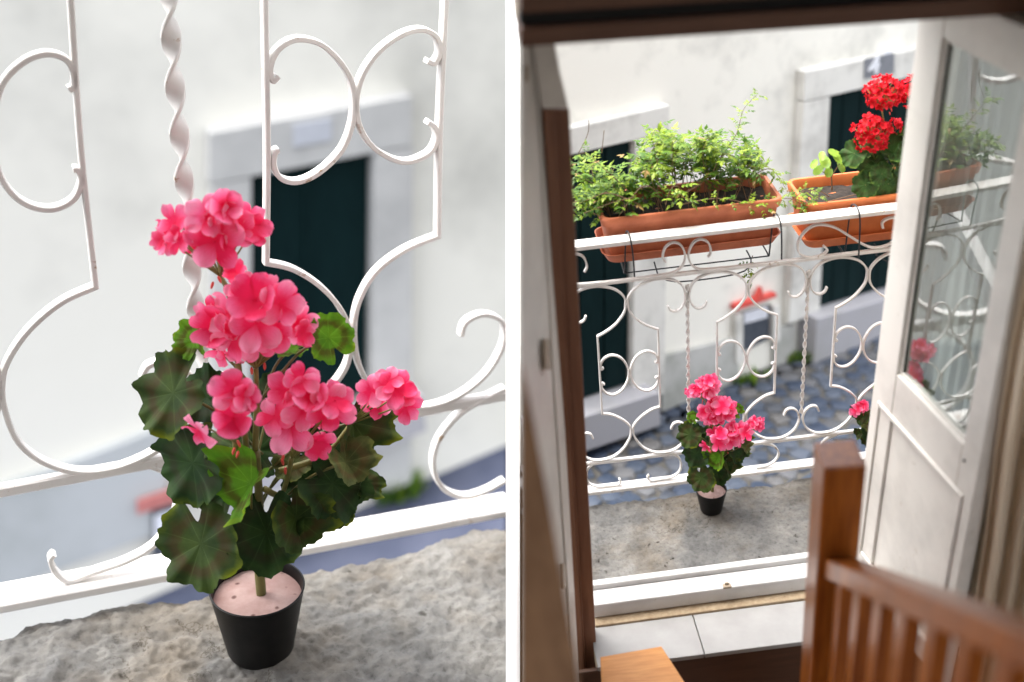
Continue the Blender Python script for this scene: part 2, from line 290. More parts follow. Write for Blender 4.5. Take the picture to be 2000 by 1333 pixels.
# ------------------------------------------------------------------ mesh helpers
class B:
    def __init__(s): s.v = []; s.f = []; s.uv = {}; s.mi = []
    def add(s, vs, fs, uvs=None, mi=0):
        k = len(s.v); s.v += [V(p) for p in vs]
        for i, f in enumerate(fs):
            if uvs is not None: s.uv[len(s.f)] = [uvs[j] for j in f]
            s.f.append([j+k for j in f]); s.mi.append(mi)
    def prism(s, poly, off):
        """poly: front outline; extruded by vector off"""
        n = len(poly); vs = [V(p) for p in poly] + [V(p)+V(off) for p in poly]
        s.add(vs, [list(range(n))[::-1], list(range(n, 2*n))] + [[i, (i+1) % n, n+(i+1) % n, n+i] for i in range(n)])
        return s
    def box(s, c, sz, rot=None):
        vs = []
        for x in (-.5, .5):
            for y in (-.5, .5):
                for z in (-.5, .5):
                    p = V((x*sz[0], y*sz[1], z*sz[2])); p = rot @ p if rot else p; vs.append(V(c)+p)
        s.add(vs, [[0, 1, 3, 2], [4, 6, 7, 5], [0, 4, 5, 1], [2, 3, 7, 6], [0, 2, 6, 4], [1, 5, 7, 3]]); return s
    def tube(s, path, rad, seg=8, caps=True):
        path = [V(p) for p in path]; n = len(path); vs = []; fs = []
        rad = rad if isinstance(rad, (list, tuple)) else [rad]*n
        ref = None
        for i, p in enumerate(path):
            t = (path[min(i+1, n-1)]-path[max(i-1, 0)]).normalized()
            if ref is None: ref = t.orthogonal().normalized()
            a = (ref - t*ref.dot(t)).normalized(); ref = a; b = t.cross(a)
            for k in range(seg):
                w = 2*math.pi*k/seg; vs.append(p + (a*math.cos(w)+b*math.sin(w))*rad[i])
        for i in range(n-1):
            for k in range(seg): fs.append([i*seg+k, i*seg+(k+1) % seg, (i+1)*seg+(k+1) % seg, (i+1)*seg+k])
        if caps: fs += [list(range(seg))[::-1], list(range((n-1)*seg, n*seg))]
        s.add(vs, fs); return s
    def sweep(s, path, sect, up=V((0, 1, 0))):
        """path in a plane with normal up; sect = closed list of (in-plane, along up)"""
        path = [V(p) for p in path]; n = len(path); k = len(sect); vs = []; fs = []
        for i, p in enumerate(path):
            t0 = (p-path[max(i-1, 0)]); t1 = (path[min(i+1, n-1)]-p)
            t0 = t0.normalized() if t0.length > 1e-9 else t1.normalized(); t1 = t1.normalized() if t1.length > 1e-9 else t0
            t = (t0+t1).normalized(); nn = up.cross(t).normalized(); mit = min(1.6, 1/max(.5, t.dot(t0)))
            for a, b in sect: vs.append(p+nn*a*mit+up*b)
        for i in range(n-1):
            for j in range(k): fs.append([i*k+j, i*k+(j+1) % k, (i+1)*k+(j+1) % k, (i+1)*k+j])
        fs += [list(range(k))[::-1], list(range((n-1)*k, n*k))]
        s.add(vs, fs); return s
    def lathe(s, prof, seg=48, c=V((0, 0, 0))):
        vs = []; fs = []; n = len(prof)
        for r, z in prof:
            for k in range(seg):
                w = 2*math.pi*k/seg; vs.append(V((r*math.cos(w), r*math.sin(w), z))+c)
        for i in range(n-1):
            for k in range(seg): fs.append([i*seg+k, i*seg+(k+1) % seg, (i+1)*seg+(k+1) % seg, (i+1)*seg+k])
        fs += [list(range(seg))[::-1], list(range((n-1)*seg, n*seg))]
        s.add(vs, fs); return s
    def mesh(s, name, mats, smooth=None):
        me = bpy.data.meshes.new(name); me.from_pydata(s.v, [], s.f)
        for m_ in (mats if isinstance(mats, (list, tuple)) else [mats]): me.materials.append(M[m_])
        if s.uv:
            ul = me.uv_layers.new(name='UVMap')
            for p in me.polygons:
                if p.index in s.uv:
                    for li, u in zip(p.loop_indices, s.uv[p.index]): ul.data[li].uv = u
        for p, i in zip(me.polygons, s.mi): p.material_index = i
        bm = bmesh.new(); bm.from_mesh(me)
        if not s.uv: bmesh.ops.recalc_face_normals(bm, faces=bm.faces)
        bm.to_mesh(me); bm.free()
        if smooth is not None:
            for p in me.polygons: p.use_smooth = True
            if smooth < 180: me.set_sharp_from_angle(angle=math.radians(smooth))
        me.update(); return me
    def build(s, name, mats, parent=None, mw=None, smooth=None, bevel=0):
        return link(name, s.mesh(name, mats, smooth), parent, mw, bevel)
def link(name, me, parent=None, mw=None, bevel=0):
    o = bpy.data.objects.new(name, me); scene.collection.objects.link(o)
    if parent is not None: o.parent = parent
    if mw is not None: o.matrix_local = mw
    if bevel:
        b = o.modifiers.new('edge', 'BEVEL'); b.width = bevel; b.segments = 2; b.limit_method = 'ANGLE'
    return o
def empty(name, mw=I4):
    o = bpy.data.objects.new(name, None); scene.collection.objects.link(o); o.empty_display_size = .05; o.matrix_world = mw; return o
def tag(o, label, cat, group=None):
    o['label'] = label; o['category'] = cat
    if group: o['group'] = group
    return o
def struct(o, label=None, cat=None, kind='structure'):
    o['kind'] = kind
    if label: o['label'] = label
    if cat: o['category'] = cat
    return o
def smoothpath(pts, sub=6):
    pts = [V(p) for p in pts]; out = []
    n = len(pts)
    for i in range(n-1):
        p0, p1, p2, p3 = pts[max(i-1, 0)], pts[i], pts[i+1], pts[min(i+2, n-1)]
        for k in range(sub):
            t = k/sub
            out.append(.5*((2*p1)+(p2-p0)*t+(2*p0-5*p1+4*p2-p3)*t*t+(3*p1-p0-3*p2+p3)*t**3))
    out.append(pts[-1]); return out
def flat(th, dp, ch=None):
    a, b = th/2, dp/2; c = ch if ch is not None else min(a, b)*.35
    return [(-a+c, -b), (a-c, -b), (a, -b+c), (a, b-c), (a-c, b), (-a+c, b), (-a, b-c), (-a, -b+c)]
def twisted(b, path, w, t, half):
    path = [V(p) for p in path]; vs = []; fs = []; k = 8; sec = flat(t, w); n = len(path); L = 0; up = V((0, 1, 0))
    for i, p in enumerate(path):
        if i: L += (p-path[i-1]).length
        tg = (path[min(i+1, n-1)]-path[max(i-1, 0)]).normalized(); x = up.cross(tg).normalized(); y = tg.cross(x)
        a = math.pi*L/half + .6; ca, sa = math.cos(a), math.sin(a)
        for u, v in sec: vs.append(p + x*(u*ca-v*sa)+y*(u*sa+v*ca))
    for i in range(n-1):
        for j in range(k): fs.append([i*k+j, i*k+(j+1) % k, (i+1)*k+(j+1) % k, (i+1)*k+j])
    b.add(vs, fs+[list(range(k))[::-1], list(range((n-1)*k, n*k))])
def lerp(a, b, t): return a+(b-a)*t

# ================================================================== ADDED WHITE STRIP
# added to fill the gap, sloped to catch light: white parapet climbing between the close balcony (left) and the room with the door (right)
def camx(x, y, z): return CAM + RR.transposed() @ V((x, y, z))
def camq(px, py, d): return camx((px-1000)/FP*d, (py-666.5)/FP*d, d)
pb = B(); dn, df = 3.3, 4.0
pb.prism([camq(988, 1480, dn), camq(1015.5, 1480, dn), camq(1015.5, -60, df), camq(988, -60, df)], RR.transposed() @ V((0, .10, .04)))
tag(pb.build('added_divider', 'white'), 'added white light-catching sloping parapet between the close balcony and the doorway', 'divider')

# ================================================================== LEFT: OPPOSITE HOUSE AND STREET (close balcony)
YW = 3.4
def wl_quad(px, out, th, name, m_, parent=None, mw=None, smooth=None):
    """outline in the opposite wall's plane, th thick, out proud of the wall"""
    b = B(); b.prism([yL(x, y, YW) + V((0, -out, 0)) for x, y in px], V((0, th, 0)))
    return b.build(name, m_, parent, mw, smooth)
hl = empty('opposite_house', ML)
tag(hl, 'whitewashed house with dark doorway across the street behind the close flower pot', 'house')
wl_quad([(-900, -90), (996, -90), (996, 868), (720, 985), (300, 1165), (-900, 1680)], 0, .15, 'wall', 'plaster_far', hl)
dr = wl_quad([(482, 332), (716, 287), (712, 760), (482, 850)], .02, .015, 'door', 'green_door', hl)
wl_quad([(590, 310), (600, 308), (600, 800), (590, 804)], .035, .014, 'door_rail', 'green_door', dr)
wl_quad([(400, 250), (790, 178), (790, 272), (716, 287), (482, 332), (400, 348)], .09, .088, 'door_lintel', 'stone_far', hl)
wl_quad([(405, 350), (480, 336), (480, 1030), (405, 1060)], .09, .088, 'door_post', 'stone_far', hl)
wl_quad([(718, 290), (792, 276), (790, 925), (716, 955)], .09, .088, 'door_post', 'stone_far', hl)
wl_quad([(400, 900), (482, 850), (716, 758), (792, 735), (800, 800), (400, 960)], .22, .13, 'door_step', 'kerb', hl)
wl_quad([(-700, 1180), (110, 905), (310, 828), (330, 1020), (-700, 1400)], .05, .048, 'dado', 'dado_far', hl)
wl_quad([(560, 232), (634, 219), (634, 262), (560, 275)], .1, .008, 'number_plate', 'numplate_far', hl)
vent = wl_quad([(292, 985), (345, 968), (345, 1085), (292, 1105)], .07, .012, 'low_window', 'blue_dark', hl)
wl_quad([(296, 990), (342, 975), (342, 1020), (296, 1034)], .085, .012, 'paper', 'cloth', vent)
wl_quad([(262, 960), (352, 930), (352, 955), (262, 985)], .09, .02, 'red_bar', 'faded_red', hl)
# street on that side
def stp(x, y): return yL(x, y, YW)
bl = [stp(-900, 1680), stp(300, 1165), stp(720, 985), stp(996, 868)]
sb = B(); near = []
for p in bl: near.append(V((p.x*.42-.02, .25, p.z-.25)))
rr_ = yL(985, 1300, 1.0)
vs = []; rows = 10
for i, p in enumerate(bl):
    for k in range(rows+1):
        t = k/rows; q = p.lerp(near[i], t)
        if i == 3: q = onL(994, 868+330*t, q, V((0, 1, 0))); q = V((q.x, q.y, lerp(p.z, near[i].z, t)))
        vs.append(q)
fs = [[i*(rows+1)+k, (i+1)*(rows+1)+k, (i+1)*(rows+1)+k+1, i*(rows+1)+k+1] for i in range(3) for k in range(rows)]
sb.add(vs, fs)
# keep the sheet on its own side of the added white strip
for v in sb.v:
    c = RL @ (v-CAML)
    if c.x > -.004*c.z: c.x = -.004*c.z; v[:] = CAML + RL.transposed() @ c
struct(sb.build('street', 'street_far', None, ML))
# a weed tuft at the foot of the wall
def tuft(name, mw, base, r, h, n, seed, label, group=None):
    rnd = random.Random(seed); b = B()
    for i in range(n):
        a = rnd.uniform(0, 6.28); q = V(base)+V((rnd.uniform(-r, r), -rnd.uniform(0, r*.6), 0)); lean = V((math.cos(a), math.sin(a), 0))*h*.5
        tip = q+lean+V((0, 0, h*rnd.uniform(.5, 1))); sd = V((-math.sin(a), math.cos(a), 0))*h*.09; mid = q.lerp(tip, .55)+V((0, 0, h*.12)); u = rnd.random()*.7
        b.add([q-sd*.5, q+sd*.5, mid+sd, tip, mid-sd], [[0, 1, 2, 4], [4, 2, 3]], [(u, .5)]*5)
    return tag(b.build(name, 'jasmine', None, mw), label, 'weed', group)
tuft('weed', ML, stp(765, 962)+V((0, -.05, 0)), .1, .16, 70, 3, 'green weed at the foot of the blurred house wall')

# ================================================================== LEFT: LEDGE
def ledge(name, c00, c10, c11, c01, nu, nv, amp, edge, seed, mw, depth, m_='ledge'):
    """bilinear slab: c00-c10 is the broken back edge, c01-c11 the front; displaced top and a rough outer face"""
    b = B(); vs = []; fs = []
    for j in range(nv+1):
        for i in range(nu+1):
            u, v = i/nu, j/nv
            p = c00.lerp(c10, u).lerp(c01.lerp(c11, u), v)
            q = p*1.0+V((seed, seed*.7, 0))
            nz = noise.fractal(q*7, 1.0, 2.0, 5)*amp*.5+noise.fractal(q*45, .8, 2.1, 5)*amp*.5
            e = max(0, 1-v*9)
            sh = (noise.fractal(q*9+V((3, 1, 5)), 1.0, 2.0, 5))*edge*e
            vs.append(p+V((0, sh, nz-e*e*amp*.9)))
    w = nu+1
    for j in range(nv):
        for i in range(nu): fs.append([j*w+i, j*w+i+1, (j+1)*w+i+1, (j+1)*w+i])
    k = len(vs)                                          # outer face: two rows going down
    for d in (.35, 1.0):
        for i in range(w):
            t = vs[i]; nz = noise.fractal(t*25+V((9, 0, d)), 1, 2, 4)*edge*.6
            vs.append(t+V((0, -.012*d+nz, -depth*d)))
    for i in range(nu):
        fs.append([i+1, i, k+i, k+i+1]); fs.append([k+i+1, k+i, k+w+i, k+w+i+1])
    b.add(vs, fs); return b.build(name, m_, None, mw, 60)
ZL = -.04
o = ledge('balcony_ledge', zL(-140, 1252, ZL), zL(994, 1030, ZL), zL(986, 1560, ZL), zL(-140, 1640, ZL), 260, 150, .0115, .021, 2.3, ML, .16)
struct(o, 'rough weathered concrete ledge carrying the large flower pot', 'ledge')

# ================================================================== LEFT: RAILING (close balcony)
rl = empty('balcony_railing', ML)
tag(rl, 'white scrolled wrought iron railing close behind the large pink geranium', 'railing')
def pxs(pts, yy=0.0): return [yL(x, y, yy) for x, y in pts]
STR = flat(.0052, .012); SCR = flat(.0055, .013)
def lstrip(name, *runs):
    path = []
    for r in runs:
        q = smoothpath(pxs(r), 6) if len(r) > 2 else [lerp(*pxs(r), k/4) for k in range(5)]
        path += q if not path else q[1:]
    b = B(); b.sweep(path, SCR); return b.build(name, 'iron', rl, None, 40)
lstrip('scroll_panel', [(134, -60), (147, 150), (160, 320), (186, 558)], [(186, 558), (120, 588), (58, 640), (16, 700), (4, 748), (10, 802), (36, 862), (88, 902), (160, 920), (240, 908), (318, 868), (362, 810), (378, 755), (362, 722), (325, 706), (290, 712), (276, 735)])
lstrip('scroll_panel', [(-180, 625), (-110, 640), (-50, 670), (-10, 712), (-1, 750), (-6, 800), (-30, 860), (-80, 915)])
lstrip('ring_scroll', [(133, 174), (144, 166), (142, 138), (125, 113), (88, 104), (45, 120), (6, 160), (-12, 220), (-12, 295), (3, 348), (32, 385), (70, 404), (110, 405), (144, 386), (158, 352), (151, 331), (142, 330)])
lstrip('scroll_panel', [(515, -60), (518, 120), (521, 300), (519, 512)], [(519, 512), (570, 524), (622, 556), (662, 600), (682, 650), (678, 704), (652, 748), (610, 790), (550, 826), (490, 842), (435, 830), (405, 795), (398, 760), (420, 735), (450, 738)])
lstrip('scroll_panel', [(871, -60), (864, 90), (857, 260), (854, 460)], [(854, 460), (790, 486), (732, 530), (698, 590), (690, 650), (700, 712), (730, 762), (775, 788), (830, 793), (890, 774), (945, 732), (978, 680), (984, 640), (970, 620), (940, 613), (908, 628), (899, 654)])
lstrip('ring_scroll', [(541, 147), (531, 156), (526, 130), (541, 96), (575, 76), (620, 83), (656, 112), (682, 152), (690, 192), (686, 240), (669, 286), (640, 320), (605, 345), (573, 354), (545, 345), (533, 320), (536, 296), (543, 292)])
lstrip('ring_scroll', [(832, 118), (846, 122), (857, 100), (849, 70), (820, 57), (780, 68), (735, 102), (704, 150), (694, 200), (701, 247), (727, 286), (766, 310), (800, 314), (838, 296), (852, 266), (846, 246), (833, 237)])
lstrip('low_scroll', [(292, 908), (322, 922), (345, 960), (337, 1010), (300, 1062), (245, 1094), (180, 1116), (135, 1132), (110, 1118), (98, 1092), (105, 1080)])
lstrip('low_scroll', [(984, 757), (945, 777), (895, 808), (855, 858), (845, 908), (862, 950), (902, 968), (945, 958), (984, 937)])
b = B(); twisted(b, smoothpath(pxs([(326, -60), (336, 100), (350, 260), (364, 400), (380, 580), (396, 740)]), 34), .0185, .005, .0455); b.build('twisted_bar', 'iron', rl, None, 50)
b = B(); b.sweep([yL(-200, 996), yL(400, 883), yL(995, 769)], flat(.013, .012)); b.build('lower_rail', 'iron', rl, None, 40)
b = B(); b.sweep([yL(-200, 1206), yL(400, 1094), yL(995, 984)], flat(.011, .042, .0015)); b.build('bottom_rail', 'iron', rl, None, 40)

# ================================================================== GERANIUMS
def petal(b, ang, length, wid, lift, cup, rnd, mi=0):
    nu, nv = 6, 9; vs = []; uv = []; fs = []
    ca, sa = math.cos(ang), math.sin(ang); off = rnd.randrange(0, 40); ph = rnd.uniform(0, 6.28); tw = rnd.uniform(-.35, .35)
    for j in range(nv+1):
        t = math.sin(math.pi/2*j/nv)**.9 if j else 0.0; w = wid*(.06+.94*math.sin(math.pi/2*min(1, t/.64))**1.25)*math.sqrt(max(0, 1-(max(0, t-.64)/.362)**2))
        for i in range(nu+1):
            s = i/nu*2-1
            tt = t
            r = length*tt*math.cos(lift*(.35+.5*t)); z = length*tt*math.sin(lift*(.35+.5*t)) + cup*(s*s)*w*t - .42*length*max(0, t-.4)**1.6*rnd_c(ph, s) + tw*.9*s*w*t + .05*length*math.sin(s*5+ph)*t*t
            x = r; y = w*s
            vs.append((x*ca-y*sa, x*sa+y*ca, z)); uv.append((s*.45+.5+off, t))
    for j in range(nv):
        for i in range(nu): k = j*(nu+1)+i; fs.append([k, k+1, k+nu+2, k+nu+1])
    b.add(vs, fs, uv, mi)
def rnd_c(ph, s): return math.sin(ph+s*2.6)*.8+.6
def floret_mesh(seed, m_, openness):
    rnd = random.Random(seed); b = B(); a0 = rnd.uniform(0, 6.28)
    for k in range(5):
        petal(b, a0+k*2*math.pi/5+rnd.uniform(-.14, .14), rnd.uniform(.88, 1.05), rnd.uniform(.31, .42), openness+rnd.uniform(-.2, .2), rnd.uniform(.05, .4), rnd)
    # eye of the flower
    ring = [(math.cos(a)*.05, math.sin(a)*.05, .05) for a in [i*math.pi/3 for i in range(6)]]
    b.add(ring+[(0, 0, .13)], [[i, (i+1) % 6, 6] for i in range(6)], [(.5, 0)]*7)
    return b.mesh('flower', [m_], 180)
FL = {c: [floret_mesh(11*i+3, c, op) for i, op in enumerate((.12, .25, .38, .5, .68, .15, .85, .3))] for c in ('pink', 'red')}
def leaf_mesh(seed, m_, lobes=7, fold=.0, cup=.25, wav=.08):
    rnd = random.Random(seed); b = B(); nr, na = 7, 84; vs = [(0, 0, 0)]; uv = [(.5, .5)]; ph = rnd.uniform(0, 6)
    for r_ in range(1, nr+1):
        for k in range(na):
            a = 2*math.pi*k/na; t = r_/nr
            notch = 1-.6*math.exp(-((a-math.pi*1.5)/.2)**2)
            sc = (1-.13*(1-abs(math.cos(a*lobes/2+.4)))-.05*(1-abs(math.cos(a*lobes*1.5+1)))-.02*abs(math.sin(a*lobes*3+ph)))*notch*(1+.06*math.sin(2*a+ph))
            rr = t*(1+(sc-1)*t**1.5)
            x, y = rr*math.cos(a), rr*math.sin(a)
            z = cup*rr*rr + wav*rr*rr*math.sin(a*5+ph)+wav*.8*rr**3*math.sin(a*9+ph*2)+wav*.35*rr**4*math.sin(a*19+ph) + fold*abs(x)*1.0 + .012*rr*abs(math.cos(a*lobes/2+.4))
            vs.append((x, y, z)); uv.append((.5+x*.5, .5+y*.5))
    fs = [[0, 1+k, 1+(k+1) % na] for k in range(na)]
    for r_ in range(nr-1):
        for k in range(na): fs.append([1+r_*na+k, 1+(r_+1)*na+k, 1+(r_+1)*na+(k+1) % na, 1+r_*na+(k+1) % na])
    b.add(vs, fs, uv); return b.mesh('leaf', [m_], 180)
LEAF = {}
for c in ('leaf_dark', 'leaf_deep', 'leaf_olive', 'leaf_bright', 'leaf_red'):
    LEAF[c] = [leaf_mesh(5+i, c, 7, f, cu, wv) for i, (f, cu, wv) in enumerate(((0, .1, .13), (.35, .1, .14), (.75, .05, .12), (.1, -.25, .15)))]
def aim(pos, nrm, size, roll):
    q = V(nrm).normalized().to_track_quat('Z', 'Y').to_matrix().to_4x4()
    return Matrix.Translation(pos) @ q @ Matrix.Rotation(roll, 4, 'Z') @ Matrix.Scale(size, 4)
bud_b = B(); bud_b.lathe([(.001, -.5), (.16, -.35), (.2, 0), (.14, .35), (.02, .55)], 8); BUD = bud_b.mesh('bud', 'bud', 180)

# plant-local frame of the potted geranium: a right, b away from the viewer, c up; origin at the pot's foot
HD = V((RL[2][0], RL[2][1], 0)).normalized(); EX = V((HD.y, -HD.x, 0)); EZ = V((0, 0, 1))
POT0 = V((.019, -.150, ZL))
def pp_(x, y, b=0.0):
    P = onL(x, y, POT0+HD*b, HD) - POT0; return V((P.dot(EX), P.dot(HD), P.dot(EZ)))
VIEW = V((0, -.88, .47))
PXM = 1913.0                                                # photo pixels per metre at the pot
leaves = [  # px, py, depth, radius px, mesh, variant, normal (a,b,c), roll
 (338, 768, -.005, 84, 'leaf_dark', 0, (-.45, -.75, .5), 2.6), (404, 778, .02, 62, 'leaf_deep', 1, (-.2, -.6, .7), 1.0),
 (376, 905, -.02, 90, 'leaf_deep', 0, (-.5, -.8, .12), 2.2), (392, 1062, -.045, 90, 'leaf_dark', 0, (-.25, -.85, .5), 3.4),
 (490, 945, -.04, 74, 'leaf_bright', 2, (-.55, -.6, .35), 2.9), (520, 1040, -.02, 82, 'leaf_deep', 1, (.1, -.75, .55), 3.0),
 (578, 1012, -.02, 66, 'leaf_dark', 2, (.5, -.7, .3), 3.3), (642, 660, .01, 48, 'leaf_bright', 1, (.35, -.8, .3), .4),
 (380, 664, .02, 40, 'leaf_bright', 1, (-.3, -.7, .5), .7), (690, 825, .03, 70, 'leaf_dark', 2, (.75, -.6, .3), 2.8),
 (676, 903, -.01, 50, 'leaf_olive', 2, (.55, -.6, .6), 3.6), (650, 945, .0, 74, 'leaf_deep', 1, (.5, -.8, .2), 3.9),
 (657, 990, .02, 44, 'leaf_dark', 0, (.2, -.9, .35), 3.0), (708, 945, .02, 36, 'leaf_dark', 2, (.8, -.5, .3), 2.7),
 (566, 684, .02, 34, 'leaf_bright', 1, (.1, -.3, 1), 1.6), (600, 935, .03, 52, 'leaf_deep', 1, (.2, -.8, .5), 2.0),
 (500, 880, .05, 66, 'leaf_deep', 0, (-.1, -.8, .5), 1.3), (572, 905, .02, 40, 'leaf_olive', 1, (.1, -.7, .7), 2.4),
 (445, 960, .05, 60, 'leaf_deep', 1, (-.2, -.8, .4), .3), (640, 870, .05, 60, 'leaf_deep', 0, (.4, -.8, .3), 1.1),
 (455, 870, .04, 60, 'leaf_dark', 1, (-.3, -.7, .6), 4.0), (540, 780, .06, 55, 'leaf_deep', 1, (0, -.7, .7), 2.4),
]
clusters = [  # cluster centre px, sphere radius px, depth, florets (dx, dy, r)
 ((402, 455), 84, .0, [(-80, 0, 46), (-94, 22, 36), (-66, -24, 40), (-60, 20, 34), (18, 14, 58), (62, -8, 54), (86, -28, 50), (42, -50, 50), (0, -36, 52), (104, 4, 38), (34, -64, 38), (22, 36, 42)]),
 ((498, 622), 98, -.01, [(-92, 20, 54), (-50, -18, 56), (2, -42, 58), (52, -28, 52), (92, 14, 54), (-48, 46, 54), (2, 6, 58), (50, 34, 50), (-72, 74, 44), (-8, 62, 48), (74, -48, 40), (100, -20, 40), (-96, -18, 42), (-35, -90, 38), (-22, -66, 34), (110, 34, 34), (24, -72, 38), (-55, 92, 34), (-36, -118, 30)]),
 ((440, 790), 70, -.06, [(18, -30, 48), (10, 28, 54), (-56, 50, 38), (34, -14, 36)]),
 ((595, 805), 90, -.03, [(-32, 28, 58), (-32, -48, 46), (18, -36, 50), (46, -8, 50), (26, 60, 42), (60, -30, 38), (2, -8, 44), (-58, 10, 44), (-10, -66, 34)]),
 ((758, 770), 50, .01, [(-25, -12, 40), (10, -8, 40), (28, 22, 36), (34, -6, 34), (-4, -24, 30)]),
]
def potted_geranium(mw, label, group, seed, flip=1.0, bloom=1.0):
    rnd = random.Random(seed)
    root = empty('potted_geranium', mw); tag(root, label, 'potted plant', group)
    b = B(); b.lathe([(.027, .0), (.0325, .0015), (.0345, .006), (.0475, .081), (.0482, .083), (.0465, .0835), (.0452, .081), (.044, .066)], 64); b.build('pot', 'pot', root, None, 50)
    b = B(); vs = [(0, 0, .0735)]; fs = []; na, nr = 40, 6
    for r_ in range(1, nr+1):
        for k in range(na):
            a = 2*math.pi*k/na; r = .0447*r_/nr; vs.append((r*math.cos(a), r*math.sin(a), .0735+.0025*noise.noise(V((r*math.cos(a), r*math.sin(a), seed))*60)-.003*(r_/nr)**2))
    fs = [[0, 1+k, 1+(k+1) % na] for k in range(na)]+[[1+r_*na+k, 1+(r_+1)*na+k, 1+(r_+1)*na+(k+1) % na, 1+r_*na+(k+1) % na] for r_ in range(nr-1) for k in range(na)]
    b.add(vs, fs); b.build('foam_filling', 'foam', root, None, 180)
    core = pp_(508, 1118); core.y = 0
    b = B(); b.tube(smoothpath([(core.x, 0, .07), (core.x*.9, 0, .12), pp_(506, 980), pp_(500, 880)], 5), [.0052]*6+[.0045]*5+[.004]*5, 10); b.build('main_stem', 'stalk', root, None, 180)
    for i, (x, y, d, r, mm, var, nrm, roll) in enumerate(leaves):
        x = 505+(x-505)*flip
        p = pp_(x, y, d); nn = V((nrm[0]*flip, nrm[1], nrm[2]))
        lf = link('leaf', LEAF[mm][var], root, aim(p, nn, r/PXM, roll+rnd.uniform(-.2, .2)))
        st = pp_(505+rnd.uniform(-12, 12), min(1080, y+120), .01); mid = st.lerp(p, .55)+V((0, 0, .012))
        b = B(); b.tube(smoothpath([st, mid, p-nn.normalized()*.001], 5), .0014, 6); b.build('leaf_stalk', 'stalk', root, None, 180)
    for ci, (c, R, dd, fl) in enumerate(clusters):
        cx = 505+(c[0]-505)*flip; C = pp_(cx, c[1], dd+R/PXM*.35); base = pp_(505+(cx-505)*.72, c[1]+R*.85+14, dd+.02)
        b = B(); b.tube(smoothpath([pp_(500+(cx-505)*.18, max(880, c[1]+150), .0), pp_(505+(cx-505)*.5, c[1]+R+70, .01), base], 6), [.0032]*7+[.0024]*6, 8)
        items = list(fl)
        for k in range(len(fl)//3): items.append((rnd.uniform(-.6, .6)*R, rnd.uniform(-.6, .5)*R, rnd.uniform(34, 46)))
        pts = []
        for k, (dx, dy, r) in enumerate(items):
            back = k >= len(fl)
            dist = math.hypot(dx, dy); front = math.sqrt(max(.08, 1-(dist/(R*1.08))**2))*R*rnd.uniform(.5, 1.0)
            if back: front = -R*.35
            ks = R/95.0 if ci == 0 else (R/118.0 if ci == 1 else 1.0)
            p = pp_(cx+(dx*ks+rnd.uniform(-8, 8))*flip, c[1]+dy*ks*.92+rnd.uniform(-8, 8), dd+R/PXM*.3-front/PXM)
            nrm = (p-C).normalized()+VIEW*(.75 if not back else .1)+V((rnd.uniform(-.35, .35), rnd.uniform(-.2, .2), rnd.uniform(-.35, .35)))
            pts.append((p, nrm, r, back)); q = p-nrm.normalized()*.006
            b.tube(smoothpath([base, base.lerp(q, .6)+V((0, .004, -.003)), q], 4), .0009, 5)
        cl = b.build('flower_cluster', 'foliage_stem', root, None, 180)
        for k, (p, nrm, r, back) in enumerate(pts):
            link('flower', FL['pink'][(k*3+ci*5+seed) % len(FL['pink'])], cl, aim(p, nrm, r/PXM*(.86 if ci < 2 else .93)*rnd.uniform(.88, 1.08)*bloom, rnd.uniform(0, 6)))
        for k in range(3):
            p = base+V((rnd.uniform(-.012, .012), rnd.uniform(-.012, .0), rnd.uniform(-.016, .004)))
            link('bud', BUD, cl, aim(p, (rnd.uniform(-.5, .5), -.3, -1), .0075, 0))
    return root
def plant_matrix(base, heading, frame, scale=1.0):
    hd = V((heading.x, heading.y, 0)).normalized(); ex = V((hd.y, -hd.x, 0))
    m_ = Matrix((ex, hd, V((0, 0, 1)))).transposed().to_4x4(); m_.translation = base
    return frame @ m_ @ Matrix.Scale(scale, 4)
potted_geranium(plant_matrix(POT0, HD, ML), 'large pink geranium in a black pot on the rough ledge of the close balcony', None, 1)

# ================================================================== RIGHT: OPPOSITE HOUSE
WD = V((.875, .484, 0)).normalized(); WN = V((WD.y, -WD.x, 0))
WP = camp(1450, 400, 5.5)
def wpt(x, y, out=0.0): return onpl(x, y, WP, WN)+WN*out
def wr_quad(px, out, th, name, m_, parent, bevel=0):
    b = B(); b.prism([wpt(x, y, out) for x, y in px], -WN*th); return b.build(name, m_, parent, None, None, bevel)
hr = empty('facing_house', I4); tag(hr, 'whitewashed house with two dark doors facing the balcony door', 'house')
def base_y(x): return 797-.40*(x-1300)
wr_quad([(1018, -60), (2900, -200), (2900, base_y(2900)), (1733, base_y(1733)), (1300, base_y(1300)), (1018, base_y(1018))], 0, .1, 'wall', 'plaster', hr)
def plank_door(quad, n):
    (ax, ay), (bx, by), (cx, cy), (dx, dy) = quad
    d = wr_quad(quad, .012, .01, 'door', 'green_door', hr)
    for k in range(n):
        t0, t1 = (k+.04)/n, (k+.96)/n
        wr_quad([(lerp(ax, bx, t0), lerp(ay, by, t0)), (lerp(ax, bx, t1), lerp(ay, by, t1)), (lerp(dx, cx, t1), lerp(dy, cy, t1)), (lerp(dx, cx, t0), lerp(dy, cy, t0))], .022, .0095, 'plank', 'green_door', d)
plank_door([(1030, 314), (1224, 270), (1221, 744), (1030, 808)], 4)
plank_door([(1606, 184), (1780, 144), (1732, 556), (1588, 598)], 5)
wr_quad([(1024, 262), (1292, 200), (1291, 252), (1225, 268), (1024, 314)], .055, .054, 'door_lintel', 'stone', hr, .004)
wr_quad([(1226, 269), (1290, 254), (1284, 760), (1222, 782)], .055, .054, 'door_post', 'stone', hr, .004)
wr_quad([(1555, 136), (1850, 76), (1850, 127), (1606, 183), (1554, 194)], .055, .054, 'door_lintel', 'stone', hr, .004)
